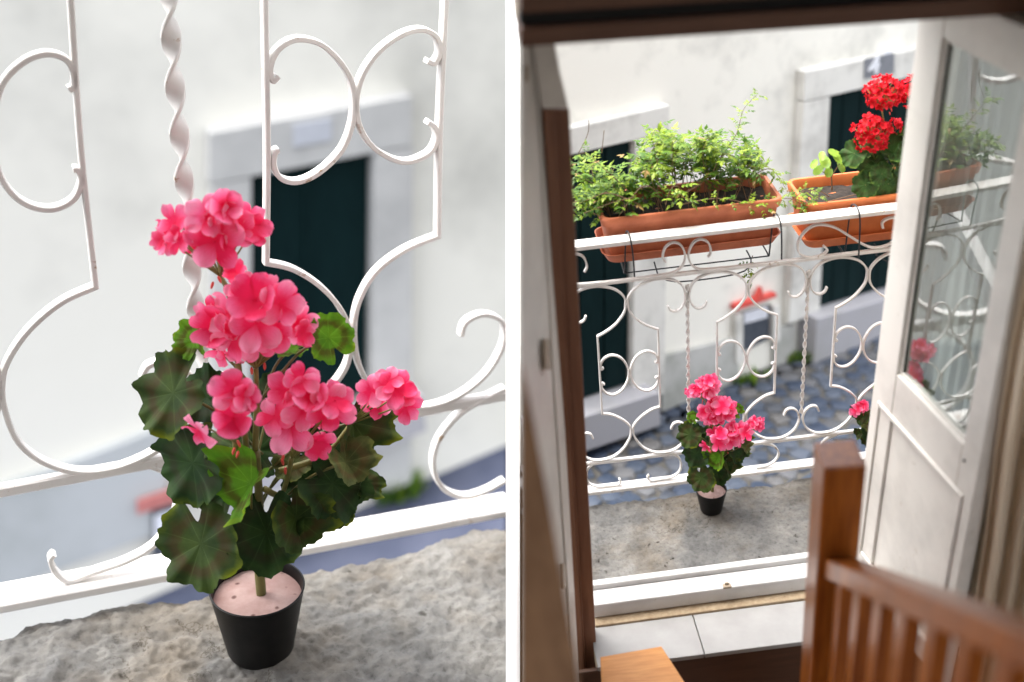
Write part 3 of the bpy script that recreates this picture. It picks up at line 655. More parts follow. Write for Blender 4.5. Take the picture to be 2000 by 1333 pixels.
wr_quad([(1554, 196), (1605, 185), (1586, 604), (1526, 626)], .055, .054, 'door_post', 'stone', hr, .004)
wr_quad([(1781, 144), (1850, 129), (1800, 540), (1733, 556)], .055, .054, 'door_post', 'stone', hr, .004)
def step(pxtop, drop, out):
    """door step: px outline of its top edge along the wall, built out from the wall"""
    a, c = wpt(*pxtop[0]), wpt(*pxtop[1]); b = B()
    b.prism([a, c, c+WN*out, a+WN*out], V((0, 0, -drop))); return b.build('door_step', 'kerb', hr, None, None, .006)
step([(1018, 812), (1248, 740)], .2, .16); step([(1560, 606), (1840, 528)], .3, .13)
wr_quad([(1286, 692), (1436, 655), (1436, 742), (1286, 800)], .03, .029, 'dado', 'dado', hr, .003)
wr_quad([(1506, 640), (1545, 630), (1545, 698), (1506, 714)], .03, .029, 'dado', 'dado', hr, .003)
wn_ = wr_quad([(1442, 612), (1500, 595), (1499, 660), (1442, 690)], .012, .01, 'low_window', 'blue_dark', hr)
wr_quad([(1428, 612), (1441, 608), (1441, 700), (1428, 705)], .04, .038, 'window_frame', 'stone', wn_)
wr_quad([(1501, 594), (1513, 590), (1513, 660), (1501, 664)], .04, .038, 'window_frame', 'stone', wn_)
wr_quad([(1449, 609), (1494, 596), (1494, 618), (1449, 630)], .02, .006, 'white_paper', 'cloth', wn_)
rb = wr_quad([(1426, 592), (1506, 568), (1506, 575), (1426, 602)], .04, .038, 'red_bracket', 'redpaint', hr)
wr_quad([(1467, 580), (1476, 556), (1480, 574)], .045, .03, 'brace', 'redpaint', rb)
wr_quad([(1670, 111), (1728, 99), (1728, 138), (1670, 150)], .060, .0045, 'number_plate', 'numplate', hr)
cu = bpy.data.curves.new('numeral', 'FONT'); cu.body = '45'; cu.size = 1; cu.extrude = .02; cu.offset = .02
to = bpy.data.objects.new('t', cu); scene.collection.objects.link(to)
dg = bpy.context.evaluated_depsgraph_get(); me = bpy.data.meshes.new_from_object(to.evaluated_get(dg)); bpy.data.objects.remove(to)
me.materials.clear(); me.materials.append(M['plate'])
a, c = wpt(1674, 145, .0665), wpt(1724, 134, .0665); ax = (c-a).normalized(); az = (wpt(1674, 105, .0665)-a).normalized(); ay_ = WN
wd = max(v.co.x for v in me.vertices); hh = max(v.co.y for v in me.vertices)
mm_ = Matrix((ax*((c-a).length/wd), az*((wpt(1674, 110, .0665)-a).length/hh), ay_*.08)).transposed().to_4x4(); mm_.translation = a
link('house_number', me, hr, mm_)

# street of cobbles
G0 = wpt(1300, base_y(1300)); G1 = wpt(1733, base_y(1733)); GB = (G1-G0).normalized(); GN = V((WN.x, WN.y, -.02)).normalized(); GU = GB.cross(-GN).normalized()
if GU.z < 0: GU = -GU
stg = B(); stg.add([G0-GB*1.2, G0+GB*6, G0+GB*6+GN*5.2, G0-GB*1.2+GN*5.2], [[0, 1, 2, 3]])
for v in stg.v:
    c = RR @ (v-CAM)
    if c.x < .0095*c.z: c.x = .0095*c.z; v[:] = CAM + RR.transposed() @ c
street = struct(stg.build('cobbled_street', 'joint'))
rnd = random.Random(4); cob = []; protos = []
for i in range(10):
    b = B(); r2 = random.Random(i); n = r2.choice((5, 6, 7)); ph = r2.uniform(0, 6); ring = []
    for k in range(n):
        a = ph+2*math.pi*k/n+r2.uniform(-.2, .2); rr = r2.uniform(.85, 1.05); ring.append((math.copysign(abs(math.cos(a))**.55, math.cos(a))*rr, math.copysign(abs(math.sin(a))**.55, math.sin(a))*rr))
    top = [(x*.86, y*.86, .2+r2.uniform(-.04, .04)) for x, y in ring]
    vs = [(x, y, -.1) for x, y in ring]+[(x*.97, y*.97, .12) for x, y in ring]+top
    fs = [[j*n+k, j*n+(k+1) % n, (j+1)*n+(k+1) % n, (j+1)*n+k] for j in range(2) for k in range(n)]+[list(range(2*n, 3*n))]
    b.add(vs, fs); protos.append(b.mesh('cobble', 'cobble', 50))
rest = B(); cell = .098
for j in range(54):
    for i in range(-12, 62):
        p = G0+GB*((i+(.5 if j % 2 else 0)+rnd.uniform(-.16, .16))*cell)+GN*((j+.55+rnd.uniform(-.14, .14))*cell*.92)
        x, y, z = project(p)
        if x < 1030 or z < 1: continue
        cob.append((p, x, y, rnd.randrange(10), rnd.uniform(0, 6.28), rnd.uniform(.48, .58)*cell))
cob.sort(key=lambda c: 0 if (1130 < c[1] < 1745 and 560 < c[2] < 990) else 1)
rotm = Matrix((GB, GU.cross(GB), GU)).transposed().to_4x4(); cnt = 0
for p, x, y, k, a, s in cob:
    mw = Matrix.Translation(p) @ rotm @ Matrix.Rotation(a, 4, 'Z') @ Matrix.Scale(s, 4)
    if cnt < 300 and 1100 < x < 1780 and 540 < y < 1000: link('cobble', protos[k], street, mw); cnt += 1
    else:
        me = protos[k]; rest.add([mw @ v.co for v in me.vertices], [list(f.vertices) for f in me.polygons])
ro = rest.build('outer_cobbles', 'cobble', street); ro['kind'] = 'stuff'
for k, (x, s, n) in enumerate(((1440, .06, 40), (1470, .05, 34), (1545, .06, 36), (1600, .05, 26))):
    tuft('weed', I4, wpt(x, base_y(x))+WN*.05, s, s*1.3, n, 20+k, ('green weed under the low basement window', 'weed between the low window and the grey wall foot', 'weed at the foot of the stone door post', 'small weed below the right hand door step')[k], 'weeds along the foot of the facing house')

# ================================================================== RIGHT: LEDGE, THRESHOLD, FLOOR
o = ledge('stone_ledge', V((-.50, -.022, ZL)), V((1.3, -.03, ZL)), V((1.3, -.40, ZL)), V((-.50, -.40, ZL)), 330, 80, .009, .016, 5.1, None, .16)
struct(o, 'stained cracked concrete balcony floor outside the door', 'ledge')
th_l, th_r = -.386, 1.0
sill = empty('door_sill', I4); tag(sill, 'white painted door sill with a small metal catch', 'door sill')
def slab(name, m_, parent, pts, off, bevel=.002):
    b = B(); b.prism(pts, off); return b.build(name, m_, parent, None, None, bevel)
ya, yb_ = -.392, -.418
slab('outer_strip', 'sill', sill, [V((th_l, ya, -.06)), V((th_r, ya+.012, -.06)), V((th_r, ya+.012, -.018)), V((th_l, ya, -.018))], V((0, -.024, 0)), .004)
slab('sill_board', 'sill', sill, [V((th_l, yb_, -.085)), V((th_r, yb_+.012, -.085)), V((th_r, yb_+.012, -.034)), V((th_l, yb_, -.034))], V((0, -.062, 0)), .004)
cp = onz(1420, 1146, -.032)
ct = B(); ct.box(cp+V((0, 0, .002)), (.024, .016, .008)).box(cp+V((0, .003, .009)), (.012, .006, .008)); ct.build('catch', 'brass', sill, None, None, .0015)
slab('mortar_strip', 'grout', sill, [V((th_l, yb_-.01, -.16)), V((th_r, yb_+.002, -.16)), V((th_r, yb_+.002, -.0853)), V((th_l, yb_-.01, -.0853))], V((0, -.082, 0)), .003)
fl = struct(slab('floor', 'grout', None, [V((-.402, -.505, -.16)), V((1.3, -.505, -.16)), V((1.3, -.642, -.16)), V((-.402, -.642, -.16))], V((0, 0, .052)), 0))
for (xa, xb) in ((-.402, -.1035), (-.1005, .395), (.398, .895)):
    tl = B(); tl.box(V(((xa+xb)/2, -.5835, -.1005)), (xb-xa, .153, .015)); tl.build('floor_tile', 'tile', fl, None, None, .0012)
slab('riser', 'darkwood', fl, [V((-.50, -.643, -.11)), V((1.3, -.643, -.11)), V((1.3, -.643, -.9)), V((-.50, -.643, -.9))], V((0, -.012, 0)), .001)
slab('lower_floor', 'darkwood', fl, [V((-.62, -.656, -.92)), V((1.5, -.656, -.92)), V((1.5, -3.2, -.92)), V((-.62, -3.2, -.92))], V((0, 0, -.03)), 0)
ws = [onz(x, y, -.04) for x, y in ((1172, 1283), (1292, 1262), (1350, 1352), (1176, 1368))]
st_ = slab('wooden_step', 'wood_lit', None, ws, V((0, 0, -.032)), .003)
tag(st_, 'honey coloured wooden step below the tiled door sill', 'step')

# ================================================================== RIGHT: ROOM SHELL AROUND THE DOOR
# beam across the top, wall above the opening, ceiling and side wall of the room
def yq(px, yy): return [ony(x, y, yy) for x, y in px]
bm_ = empty('ceiling_beam', I4); tag(bm_, 'dark brown double beam with a black slot above the doorway', 'beam')
by = -.74
slab('lower_beam', 'beam', bm_, yq([(1017, 93), (2120, 20), (2120, -17), (1017, 56)], by), V((0, .10, 0)), .003)
slab('slot', 'dark', bm_, yq([(1017, 60), (2120, -12), (2120, -42), (1017, 24)], by+.02), V((0, .06, 0)), 0)  # solid near-black slab painted in for the shade in the gap between beams
slab('upper_beam', 'beam', bm_, yq([(1017, 27), (2120, -40), (2120, -160), (1017, -120)], by-.02), V((0, .10, 0)), .003)
rw = struct(slab('room_wall', 'room', None, [V((-.46, -.62, 1.66)), V((1.31, -.62, 1.66)), V((1.31, -.62, 2.495)), V((-.46, -.62, 2.495))], V((0, .2, 0)), 0))
struct(slab('room_wall_right', 'room', None, [V((1.32, -.42, -.95)), V((1.32, -3.4, -.95)), V((1.32, -3.4, 2.495)), V((1.32, -.42, 2.495))], V((.1, 0, 0)), 0))
struct(slab('room_wall_pier', 'room', None, [V((.52, -.62, -.2)), V((1.31, -.62, -.2)), V((1.31, -.62, 1.655)), V((.52, -.62, 1.655))], V((0, .2, 0)), 0))
struct(slab('ceiling_with_shade_eave', 'room', None, [V((-3.4, .4, 2.5)), V((-1.15, .4, 2.5)), V((-1.15, -.42, 2.5)), V((1.45, -.42, 2.5)), V((1.45, -3.4, 2.5)), V((-3.4, -3.4, 2.5))], V((0, 0, .1)), 0))  # left wing is an unseen eave added to shade the close balcony

struct(slab('added_shade_wall', 'room', None, [V((-3.4, -3.3, -.95)), V((-.1, -3.3, -.95)), V((-.1, -3.3, 2.495)), V((-3.4, -3.3, 2.495))], V((0, -.1, 0)), 0))  # unseen wall put in to darken the room, cut short to light the curtain
# left door post: brown wooden post, plaster corner above it, white door leaf folded back
jy = -.565
jm = empty('door_frame', I4); tag(jm, 'brown wooden door post at the left of the doorway', 'door frame')
slab('post', 'jamb', jm, yq([(1087, 214), (1112, 214), (1144, 850), (1169, 1345), (1146, 1345), (1117, 850)], jy), V((0, .05, 0)), .003)
slab('bead', 'jamb', jm, yq([(1082, 214), (1088, 214), (1118, 850), (1147, 1345), (1142, 1345), (1112, 850)], jy-.012), V((0, .03, 0)), .002)
slab('side_post', 'jamb', jm, yq([(1060, 214), (1083, 214), (1113, 850), (1143, 1345), (1122, 1345), (1098, 850)], jy-.02), V((0, .04, 0)), .003)
slab('corner_block', 'door', jm, yq([(1034, 60), (1080, 60), (1094, 140), (1111, 213), (1058, 213)], jy-.03), V((0, .08, 0)), .004)
dl = empty('door_leaf', I4); tag(dl, 'narrow white door leaf folded back at the left edge with a metal hinge', 'door')
DN = V((.955, -.295, 0)).normalized(); DH = V((ony(1098, 850, jy-.03).x, jy-.03, 0))
def dq(px, out, th, name, m_, bevel=.002):
    b = B(); b.prism([onpl(x, y, DH, DN)+DN*out for x, y in px], -DN*th); return b.build(name, m_, dl, None, None, bevel)
dq([(1021, 70), (1040, 70), (1061, 214), (1099, 850), (1128, 1345), (1021, 1345)], 0, .004, 'board', 'door')
dq([(1036, 70), (1041, 70), (1062, 214), (1100, 850), (1129, 1345), (1119, 1345), (1086, 850), (1048, 214)], .006, .0055, 'stile', 'door')
dq([(1053, 662), (1064, 662), (1067, 722), (1056, 722)], .012, .006, 'hinge', 'brass')
dq([(1022, 128), (1027, 128), (1027, 160), (1022, 160)], .006, .0055, 'hinge', 'brass')
dq([(1090, 1100), (1096, 1100), (1098, 1150), (1092, 1150)], .012, .006, 'catch_plate', 'brass')
pa = 1.75
slab_pts = [camp(x, y, pa) for x, y in ((1017, 704), (1047, 850), (1080, 1024), (1124, 1281), (1140, 1400), (1017, 1400))]
pb = slab('stair_board', 'panel', None, slab_pts, ray(1015, 666)*.02, .002)
tag(pb, 'brown wooden stair side board at the lower left of the doorway', 'board')

# right door leaf, swung into the room
LD = V((math.cos(math.radians(-83)), math.sin(math.radians(-83)), 0)); LNRM = V((LD.y, -LD.x, 0))     # normal towards the doorway
if LNRM.x > 0: LNRM = -LNRM
H0 = V((.425, -.45, 0))
def lpt(x, y): return onpl(x, y, H0, LNRM)
def lq(px, out, th, name, m_, parent, bevel=.003):
    b = B(); b.prism([lpt(x, y)+LNRM*out for x, y in px], -LNRM*th); return b.build(name, m_, parent, None, None, bevel)
lf = empty('glazed_door', I4); tag(lf, 'white glazed door leaf swung open at the right with a lower panel', 'door')
def uvl(u, z): return H0+LD*u+V((0, 0, z))
def lbox(name, m_, parent, u0, u1, z0, z1, out, th, bevel=.003):
    b = B(); b.prism([uvl(u0, z0)+LNRM*out, uvl(u1, z0)+LNRM*out, uvl(u1, z1)+LNRM*out, uvl(u0, z1)+LNRM*out], -LNRM*th); return b.build(name, m_, parent, None, None, bevel)
def uz(x, y): p = lpt(x, y)-H0; return p.dot(LD), p.z
LW, LT, LH = .482, .036, 1.64
GU0, GU1, GZ0, GZ1 = .102, .412, .695, 1.548
lbox('hinge_stile', 'door', lf, 0, GU0, -.02, LH, 0, LT); lbox('free_stile', 'door', lf, GU1, LW, -.02, LH, 0, LT)
lbox('top_rail', 'door', lf, GU0+.0005, GU1-.0005, GZ1, LH, -.0006, LT-.0012); lbox('middle_rail', 'door', lf, GU0+.0005, GU1-.0005, .57, GZ0, -.0006, LT-.0012)
lbox('bottom_rail', 'door', lf, GU0+.0005, GU1-.0005, -.02, .06, -.0006, LT-.0012)
pn = lbox('lower_panel', 'door', lf, GU0, GU1, .06, .57, -.008, .014, .002)
for (a0, a1, z0, z1) in ((.048, .434, .560, .572), (.048, .434, .052, .064), (.036, .048, .052, .572), (.434, .446, .052, .572)):
    lbox('moulding', 'door', pn, a0, a1, z0, z1, .006, .009, .003)
gl = lbox('glass_pane', 'glass', lf, GU0-.004, GU1+.004, GZ0-.004, GZ1+.004, -.016, .003, 0)
for (a0, a1, z0, z1) in ((GU0-.0005, GU0+.009, GZ0, GZ1), (GU1-.009, GU1+.0005, GZ0, GZ1), (GU0+.0095, GU1-.0095, GZ0-.0005, GZ0+.009), (GU0+.0095, GU1-.0095, GZ1-.009, GZ1+.0005)):
    lbox('glazing_bead', 'door', gl, a0, a1, z0, z1, -.0095, .006, .001)
for (a0, a1, z0, z1) in ((GU0, GU0+.003, GZ0, GZ1), (GU0+.0035, GU1-.0035, GZ0, GZ0+.003)):
    lbox('seal', 'dark', gl, a0+.0088, a1+.0088, z0+.0088, z1, -.0125, .003, 0)
b = B(); c0 = uvl(.428, .66)+LNRM*.0015; b.box(c0, (.004, .004, .006)); b.build('screw', 'dark', lf)

def drape(name, m_, p0, p1, z0, z1, folds, amp, label, seed, side):
    rnd = random.Random(seed); b = B(); nu, nz = folds*14, 12; vs = []; fs = []; d = (p1-p0); nrm = V((-d.y, d.x, 0)).normalized()
    phs = [rnd.uniform(-.5, .5) for _ in range(folds+2)]
    for j in range(nz+1):
        for i in range(nu+1):
            u = i/nu; z = lerp(z0, z1, j/nz); f = u*folds; k = int(f)
            w = math.sin(2*math.pi*(f+phs[k]*.3*math.sin(z*2.2)))
            w = math.copysign(abs(w)**.8, w)
            p = p0+d*u+nrm*(amp*w*(1+.35*phs[k])*(.85+.3*math.sin(z*3+k)))+d.normalized()*(.006*math.sin(z*5+k)); vs.append((p.x, p.y, z))
    for j in range(nz):
        for i in range(nu): q = j*(nu+1)+i; fs.append([q, q+1, q+nu+2, q+nu+1])
    b.add(vs, fs); o = b.build(name, m_, None, None, 180)
    sm = o.modifiers.new('thick', 'SOLIDIFY'); sm.thickness = .0016
    return tag(o, label, 'curtain')
pL = H0-LNRM*(LT+.03)
drape('sheer_curtain', 'sheer', pL+LD*.04, pL+LD*.47, .05, 1.66, 9, .009, 'sheer pale curtain hanging behind the glass of the open door', 2, 1)
cA = uvl(.50, 0)-LNRM*.03
drape('curtain', 'curtain', V((cA.x-.035, cA.y-.01, 0)), V((cA.x+.24, cA.y-.14, 0)), -.85, 2.3, 7, .022, 'beige curtain in soft folds beside the open door at the right edge', 5, 1)

piv = V((.43, -.45, 1.55)); LEAN = Matrix.Translation(piv) @ Matrix.Rotation(math.radians(1.6), 4, 'Y') @ Matrix.Translation(-piv)
lf.matrix_world = LEAN
for o_ in scene.objects:
    if o_.name.startswith('sheer_curtain'): o_.matrix_world = LEAN
# ================================================================== RIGHT: STAIR RAILING
N0 = camp(1622, 905, 2.35); HA = camp(1600, 1112, 2.27); HB = camp(2060, 1282, 1.35)
nwc = camp(1640, 890, 2.35); hdir = V((HB.x-nwc.x, HB.y-nwc.y, 0)).normalized(); hn = V((-hdir.y, hdir.x, 0))
sr = empty('stair_railing', Matrix.Translation(V((N0.x, N0.y, -.9)))); tag(sr, 'orange brown wooden stair railing with square newel post and slats', 'stair railing')
off = Matrix.Translation(-V((N0.x, N0.y, -.9)))
def rbox(name, c, sx, sy, z0, z1, m_='wood', bevel=.003):
    """upright post: sx along the rail, sy across"""
    b = B(); q = [c-hdir*sx/2-hn*sy/2, c+hdir*sx/2-hn*sy/2, c+hdir*sx/2+hn*sy/2, c-hdir*sx/2+hn*sy/2]
    b.prism([V((p.x, p.y, z0)) for p in q], V((0, 0, z1-z0))); return b.build(name, m_, sr, off, None, bevel)
rbox('newel_post', V((nwc.x, nwc.y, 0)),   .092, .087, -.9, nwc.z+.005, 'wood', .004)
# sloping handrail between the newel and the upper flight
def railbar(name, a, c, w, h):
    b = B(); up = V((0, 0, 1)); vs = [a-hn*w/2, a+hn*w/2, a+hn*w/2+up*h, a-hn*w/2+up*h]; b.prism(vs, c-a); return b.build(name, 'wood', sr, off, None, .006)
hA = V((nwc.x, nwc.y, 0))+hdir*.046; LEN = ((HB-hA).x**2+(HB-hA).y**2)**.5

hA.z = min((abs(project(V((hA.x, hA.y, k*.005)))[1]-1128), k*.005) for k in range(20, 300))[1]; slope = (HB.z-.025-hA.z)/LEN; hB = hA+hdir*LEN*1.1; hB.z = hA.z+slope*LEN*1.1
railbar('handrail', hA, hB, .061, .059)
lo = V((0, 0, -.85)); railbar('stringer', hA+lo, hB+lo, .05, .1)
nb = 9
for k in range(nb):
    t = (k+.5)*.122
    p = hA+hdir*t; z = hA.z+slope*t
    rbox('baluster', V((p.x, p.y, 0)), .049, .028, z-.80, z+.012, 'wood', .002)

# ================================================================== RIGHT: RAILING
PR, WR = .36, .091
rr = empty('iron_balcony_railing', I4); tag(rr, 'white scrolled wrought iron railing in front of the doorway carrying two planters', 'railing')
SEC = flat(.0052, .012)
def rstrip(name, pts, n, sgn, sec=SEC, corner=()):
    path = []; run = []
    for i, (u, v) in enumerate(pts):
        run.append(V((n*PR+sgn*u, 0, v)))
        if i in corner or i == len(pts)-1:
            q = smoothpath(run, 6) if len(run) > 2 else run
            path += q if not path else q[1:]; run = [run[-1]]
    b = B(); b.sweep(path, sec); return b.build(name, 'iron', rr, None, 40)
side = [(.058, .652), (.05, .636), (.03, .632), (.012, .65), (.006, .685), (.02, .722), (.055, .742), (.1, .745), (.145, .73), (.172, .702), (.1765, .674), (.17, .645), (.145, .612), (.115, .59), (.089, .577),
        (.089, .296), (.118, .288), (.15, .266), (.172, .24), (.1765, .221), (.172, .19), (.15, .152), (.118, .126), (.085, .118), (.05, .122), (.02, .145), (.006, .18), (.012, .212), (.03, .228), (.048, .224), (.056, .206)]
ring = [(.101, .464), (.0945, .460), (.0935, .478), (.106, .497), (.128, .505), (.153, .494), (.171, .466), (.1775, .434), (.171, .402), (.153, .374), (.128, .362), (.106, .37), (.0935, .390), (.0945, .408), (.101, .404)]
band = [(.062, .798), (.07, .815), (.062, .845), (.04, .858), (.018, .848), (.005, .815), (.012, .782), (.035, .762), (.07, .758), (.11, .757)]
low = [(.075, .012), (.078, .03), (.07, .034)]
for n in (-1, 0, 1, 2):
    for sg in ((1, -1) if n > -1 else (1,)):
        rstrip('scroll_panel', side, n, sg, SEC, (14, 15)); rstrip('ring_scroll', ring, n, sg)
    b = B(); twisted(b, [V((n*PR, 0, .205+(.715-.205)*k/150)) for k in range(151)], .0125, .0048, .031); b.build('twisted_bar', 'iron', rr, None, 50)
for n, sg in ((0, 1), (0, -1), (-1, 1), (2, -1)): rstrip('band_scroll', [(u*1.0, v) for u, v in band], n, sg)
rstrip('band_scroll', [(.04, .79), (.052, .775), (.035, .76), (.0, .757), (-.03, .775), (-.035, .81), (-.015, .845), (.02, .86), (.07, .845), (.13, .80), (.17, .772), (.205, .763), (.245, .775), (.27, .81), (.262, .842), (.235, .855), (.21, .845), (.212, .825)], 1, 1)
for n in (-1, 0, 1, 2):
    for sg in ((1, -1) if n > -1 else (1,)):
        rstrip('low_scroll', [(.05, .105), (.033, .09), (.026, .06), (.034, .03), (.06, .0145), (.1, .012), (.128, .0125), (.136, .024), (.132, .034)] if n != 1 else [(.12, .104), (.085, .09), (.068, .06), (.078, .03), (.105, .014), (.14, .012)], n, sg)
XA, XB = -.40, 1.25
def hbar(name, z, h, dp, y=0):
    b = B(); b.sweep([V((XA, y, z)), V((.3, y, z)), V((XB, y, z))], flat(h, dp, .0015)); return b.build(name, 'iron', rr, None, 40)
hbar('top_rail', .884, .014, .046); hbar('upper_rail', .7535, .010, .014); hbar('lower_rail', .109, .010, .014); hbar('bottom_rail', 0.0, .012, .04)

# ================================================================== RIGHT: PLANTERS
def planter(x0, x1, y0, y1, ztop, h, m_, label):
    c = V(((x0+x1)/2, (y0+y1)/2, ztop-h)); root = empty('planter_box', Matrix.Translation(c)); tag(root, label, 'planter', 'terracotta planters hung on the railing')
    L, W = x1-x0, y1-y0
    def rrect(l, w, r, z, seg=5):
        out = []
        for cx, cy, a0 in ((l/2-r, w/2-r, 0), (-l/2+r, w/2-r, 90), (-l/2+r, -w/2+r, 180), (l/2-r, -w/2+r, 270)):
            for k in range(seg+1):
                a = math.radians(a0+90*k/seg); out.append(V((cx+r*math.cos(a), cy+r*math.sin(a), z)))
        return out
    def loft(rings):
        b = B(); n = len(rings[0]); vs = [p for r in rings for p in r]
        fs = [[i*n+k, i*n+(k+1) % n, (i+1)*n+(k+1) % n, (i+1)*n+k] for i in range(len(rings)-1) for k in range(n)]
        fs += [list(range(n))[::-1], list(range((len(rings)-1)*n, len(rings)*n))]; b.add(vs, fs); return b
    k = .9
    loft([rrect(L*k, W*k*.9, .02, .012), rrect(L*.955, W*.93, .024, h-.026), rrect(L*.985, W*.965, .026, h-.026), rrect(L, W, .028, h-.005), rrect(L-.006, W-.006, .027, h), rrect(L-.024, W-.024, .022, h), rrect(L-.034, W-.034, .02, h-.01), rrect(L-.04, W-.04, .02, h-.035)]).build('box', m_, root, None, 45)
    loft([rrect(L*.93, W*.9, .03, 0), rrect(L*.985, W*1.0, .034, .026), rrect(L*1.0, W*1.03, .036, .03), rrect(L*.985, W*.99, .034, .03), rrect(L*.94, W*.92, .03, .008)]).build('tray', m_, root, None, 45)
    b = B(); nx, ny = 30, 12; vs = []
    for j in range(ny+1):
        for i in range(nx+1):
            x, y = (i/nx-.5)*(L-.042), (j/ny-.5)*(W-.042); vs.append((x, y, h-.03+.010*noise.fractal(V((x, y, x0))*30, 1, 2, 4)))
    b.add(vs, [[j*(nx+1)+i, j*(nx+1)+i+1, (j+1)*(nx+1)+i+1, (j+1)*(nx+1)+i] for j in range(ny) for i in range(nx)]); b.build('soil', 'soil', root, None, 180)
    return root
def hanger(xs, label, zt=.884, zb=.775, ydep=.27):
    root = empty('wire_hanger', Matrix.Translation((xs[0], 0, zb))); tag(root, label, 'hanger', 'black wire planter hangers')
    of = Matrix.Translation((-xs[0], 0, -zb))
    for x in xs:
        b = B(); b.tube(smoothpath([(x+.006, -.034, zb+.005), (x+.004, -.033, .85), (x, -.031, .893), (x-.002, -.012, .908), (x-.004, .012, .905), (x-.005, .0275, .88), (x-.012, .0275, zb), (x-.014, .03, zb-.012), (x-.012, .06, zb-.012), (x-.010, .20, zb-.012), (x-.01, ydep, zb-.006), (x-.01, ydep, zb+.1)], 5), .0024, 6); b.build('hook', 'wire', root, of, 180)
    b = B(); b.tube([(xs[0]-.012, .035, zb-.016), (xs[1]-.012, .035, zb-.016)], .0022, 6); b.build('cross_wire', 'wire', root, of, 180)
    b = B(); b.tube([(xs[0]+.085, .03, zb-.03), (xs[0]+.075, .03, zb+.012)], .0022, 6); b.tube(smoothpath([(xs[0]+.085, .03, zb-.03), (xs[0]+.14, .032, zb-.064), (xs[1]-.11, .032, zb-.062), (xs[1]-.065, .03, zb-.03), (xs[1]-.08, .03, zb+.014)], 3), .0022, 6); b.build('brace_wire', 'wire', root, of, 180)
ZB = .79
planter(-.238, .292, .036, .236, .935, .145, 'terracotta', 'long terracotta planter with a leafy bush hung on the white railing')
planter(.352, .885, .036, .236, .906, .145, 'terracotta2', 'orange terracotta planter with red geraniums beside the open door')
hanger([-.165, .262], 'black wire hanger under the planter with the leafy bush'); hanger([.488, .80], 'black wire hanger under the planter with red geraniums', zb=.75)

# leafy bush
def leaflet(b, p, d, nrm, ln, w, u):
    d = d.normalized(); s = d.cross(nrm).normalized()*w; nrm = s.cross(d).normalized(); q = p+d*ln
    b.add([p, p+d*ln*.4+s-nrm*w*.3, q-nrm*ln*.22, p+d*ln*.4-s-nrm*w*.3, p+d*ln*.45+nrm*w*.12], [[0, 1, 4], [1, 2, 4], [2, 3, 4], [3, 0, 4]], [(u, .5)]*5, 1)
def spray(b, pts, rnd, r0, every, ln, tone, start=.3):
    path = smoothpath(pts, 8); n = len(path)
    k0 = len(b.f); b.tube(path, [r0*(1-.7*i/(n-1)) for i in range(n)], 5)
    for f in range(k0, len(b.f)): b.uv[f] = [(0, 0)]*len(b.f[f])
    acc = 0; a = rnd.uniform(0, 6.28)
    for i in range(1, n):
        acc += (path[i]-path[i-1]).length
        if i/n < start or acc < every: continue
        acc = 0; t = (path[i]-path[i-1]).normalized(); a += 1.57+rnd.uniform(-.4, .4)
        for sgn in (0, math.pi):
            o = t.orthogonal().normalized(); o = Matrix.Rotation(a+sgn, 3, t) @ o
            rd = (o+t*.5+V((0, 0, .12))).normalized(); L = ln*rnd.uniform(1.0, 2.1)
            for q in range(1, 4):                        # a small pinnate leaf
                pp = path[i]+rd*L*q/3-V((0, 0, 1))*L*.05*q*q/3
                sd = rd.cross(V((0, 0, 1))); sd = sd.normalized() if sd.length > .01 else V((1, 0, 0))
                u = min(.98, max(0, tone+rnd.uniform(-.32, .3)))
                if rnd.random() < .015: u = 1.0
                if q == 3: leaflet(b, pp, rd+V((0, 0, -.25)), V((0, 0, 1)), ln*rnd.uniform(.9, 1.4), ln*.3, u)
                for s2 in (1, -1): leaflet(b, pp, rd*.6+sd*s2+V((0, 0, rnd.uniform(-.45, .15))), V((0, 0, 1))+sd*s2*.2, ln*rnd.uniform(.6, 1.0), ln*.24, u)
rnd = random.Random(12)
bush = empty('leafy_bush', Matrix.Translation((.03, .136, .905))); tag(bush, 'bushy green climbing plant with small leaves filling the long planter', 'plant')
ob = Matrix.Translation((-.03, -.136, -.905))
def topz(a):  # height of the mound over the soil along the box
    return .06+.19*math.exp(-((a-.02)/.13)**2)+.06*math.exp(-((a+.2)/.09)**2)+.07*math.exp(-((a-.2)/.1)**2)
for k in range(60):
    b = B()
    for _ in range(1):
        a = rnd.uniform(-.30, .27); h = topz(a)*rnd.uniform(.45, 1.0); yy = rnd.uniform(.07, .30)
        bx = max(-.2, min(.25, a*.75+rnd.uniform(-.06, .06))); base = V((bx, rnd.uniform(.07, .2), .905))
        tip = V((a, yy, .905+h)); mid = base.lerp(tip, .5)+V((rnd.uniform(-.03, .03), rnd.uniform(-.03, .03), h*.3))
        spray(b, [base, mid, tip, tip+V((rnd.uniform(-.03, .03), rnd.uniform(-.03, .03), -.008))], rnd, .0013, .0185, .021, min(.8, .3+h*1.4), .2)
    b.build('branch', ['brown_stem', 'jasmine'], bush, ob, 180)
def px_path(pts, yy): return [ony(x, y, yy) for x, y in pts]
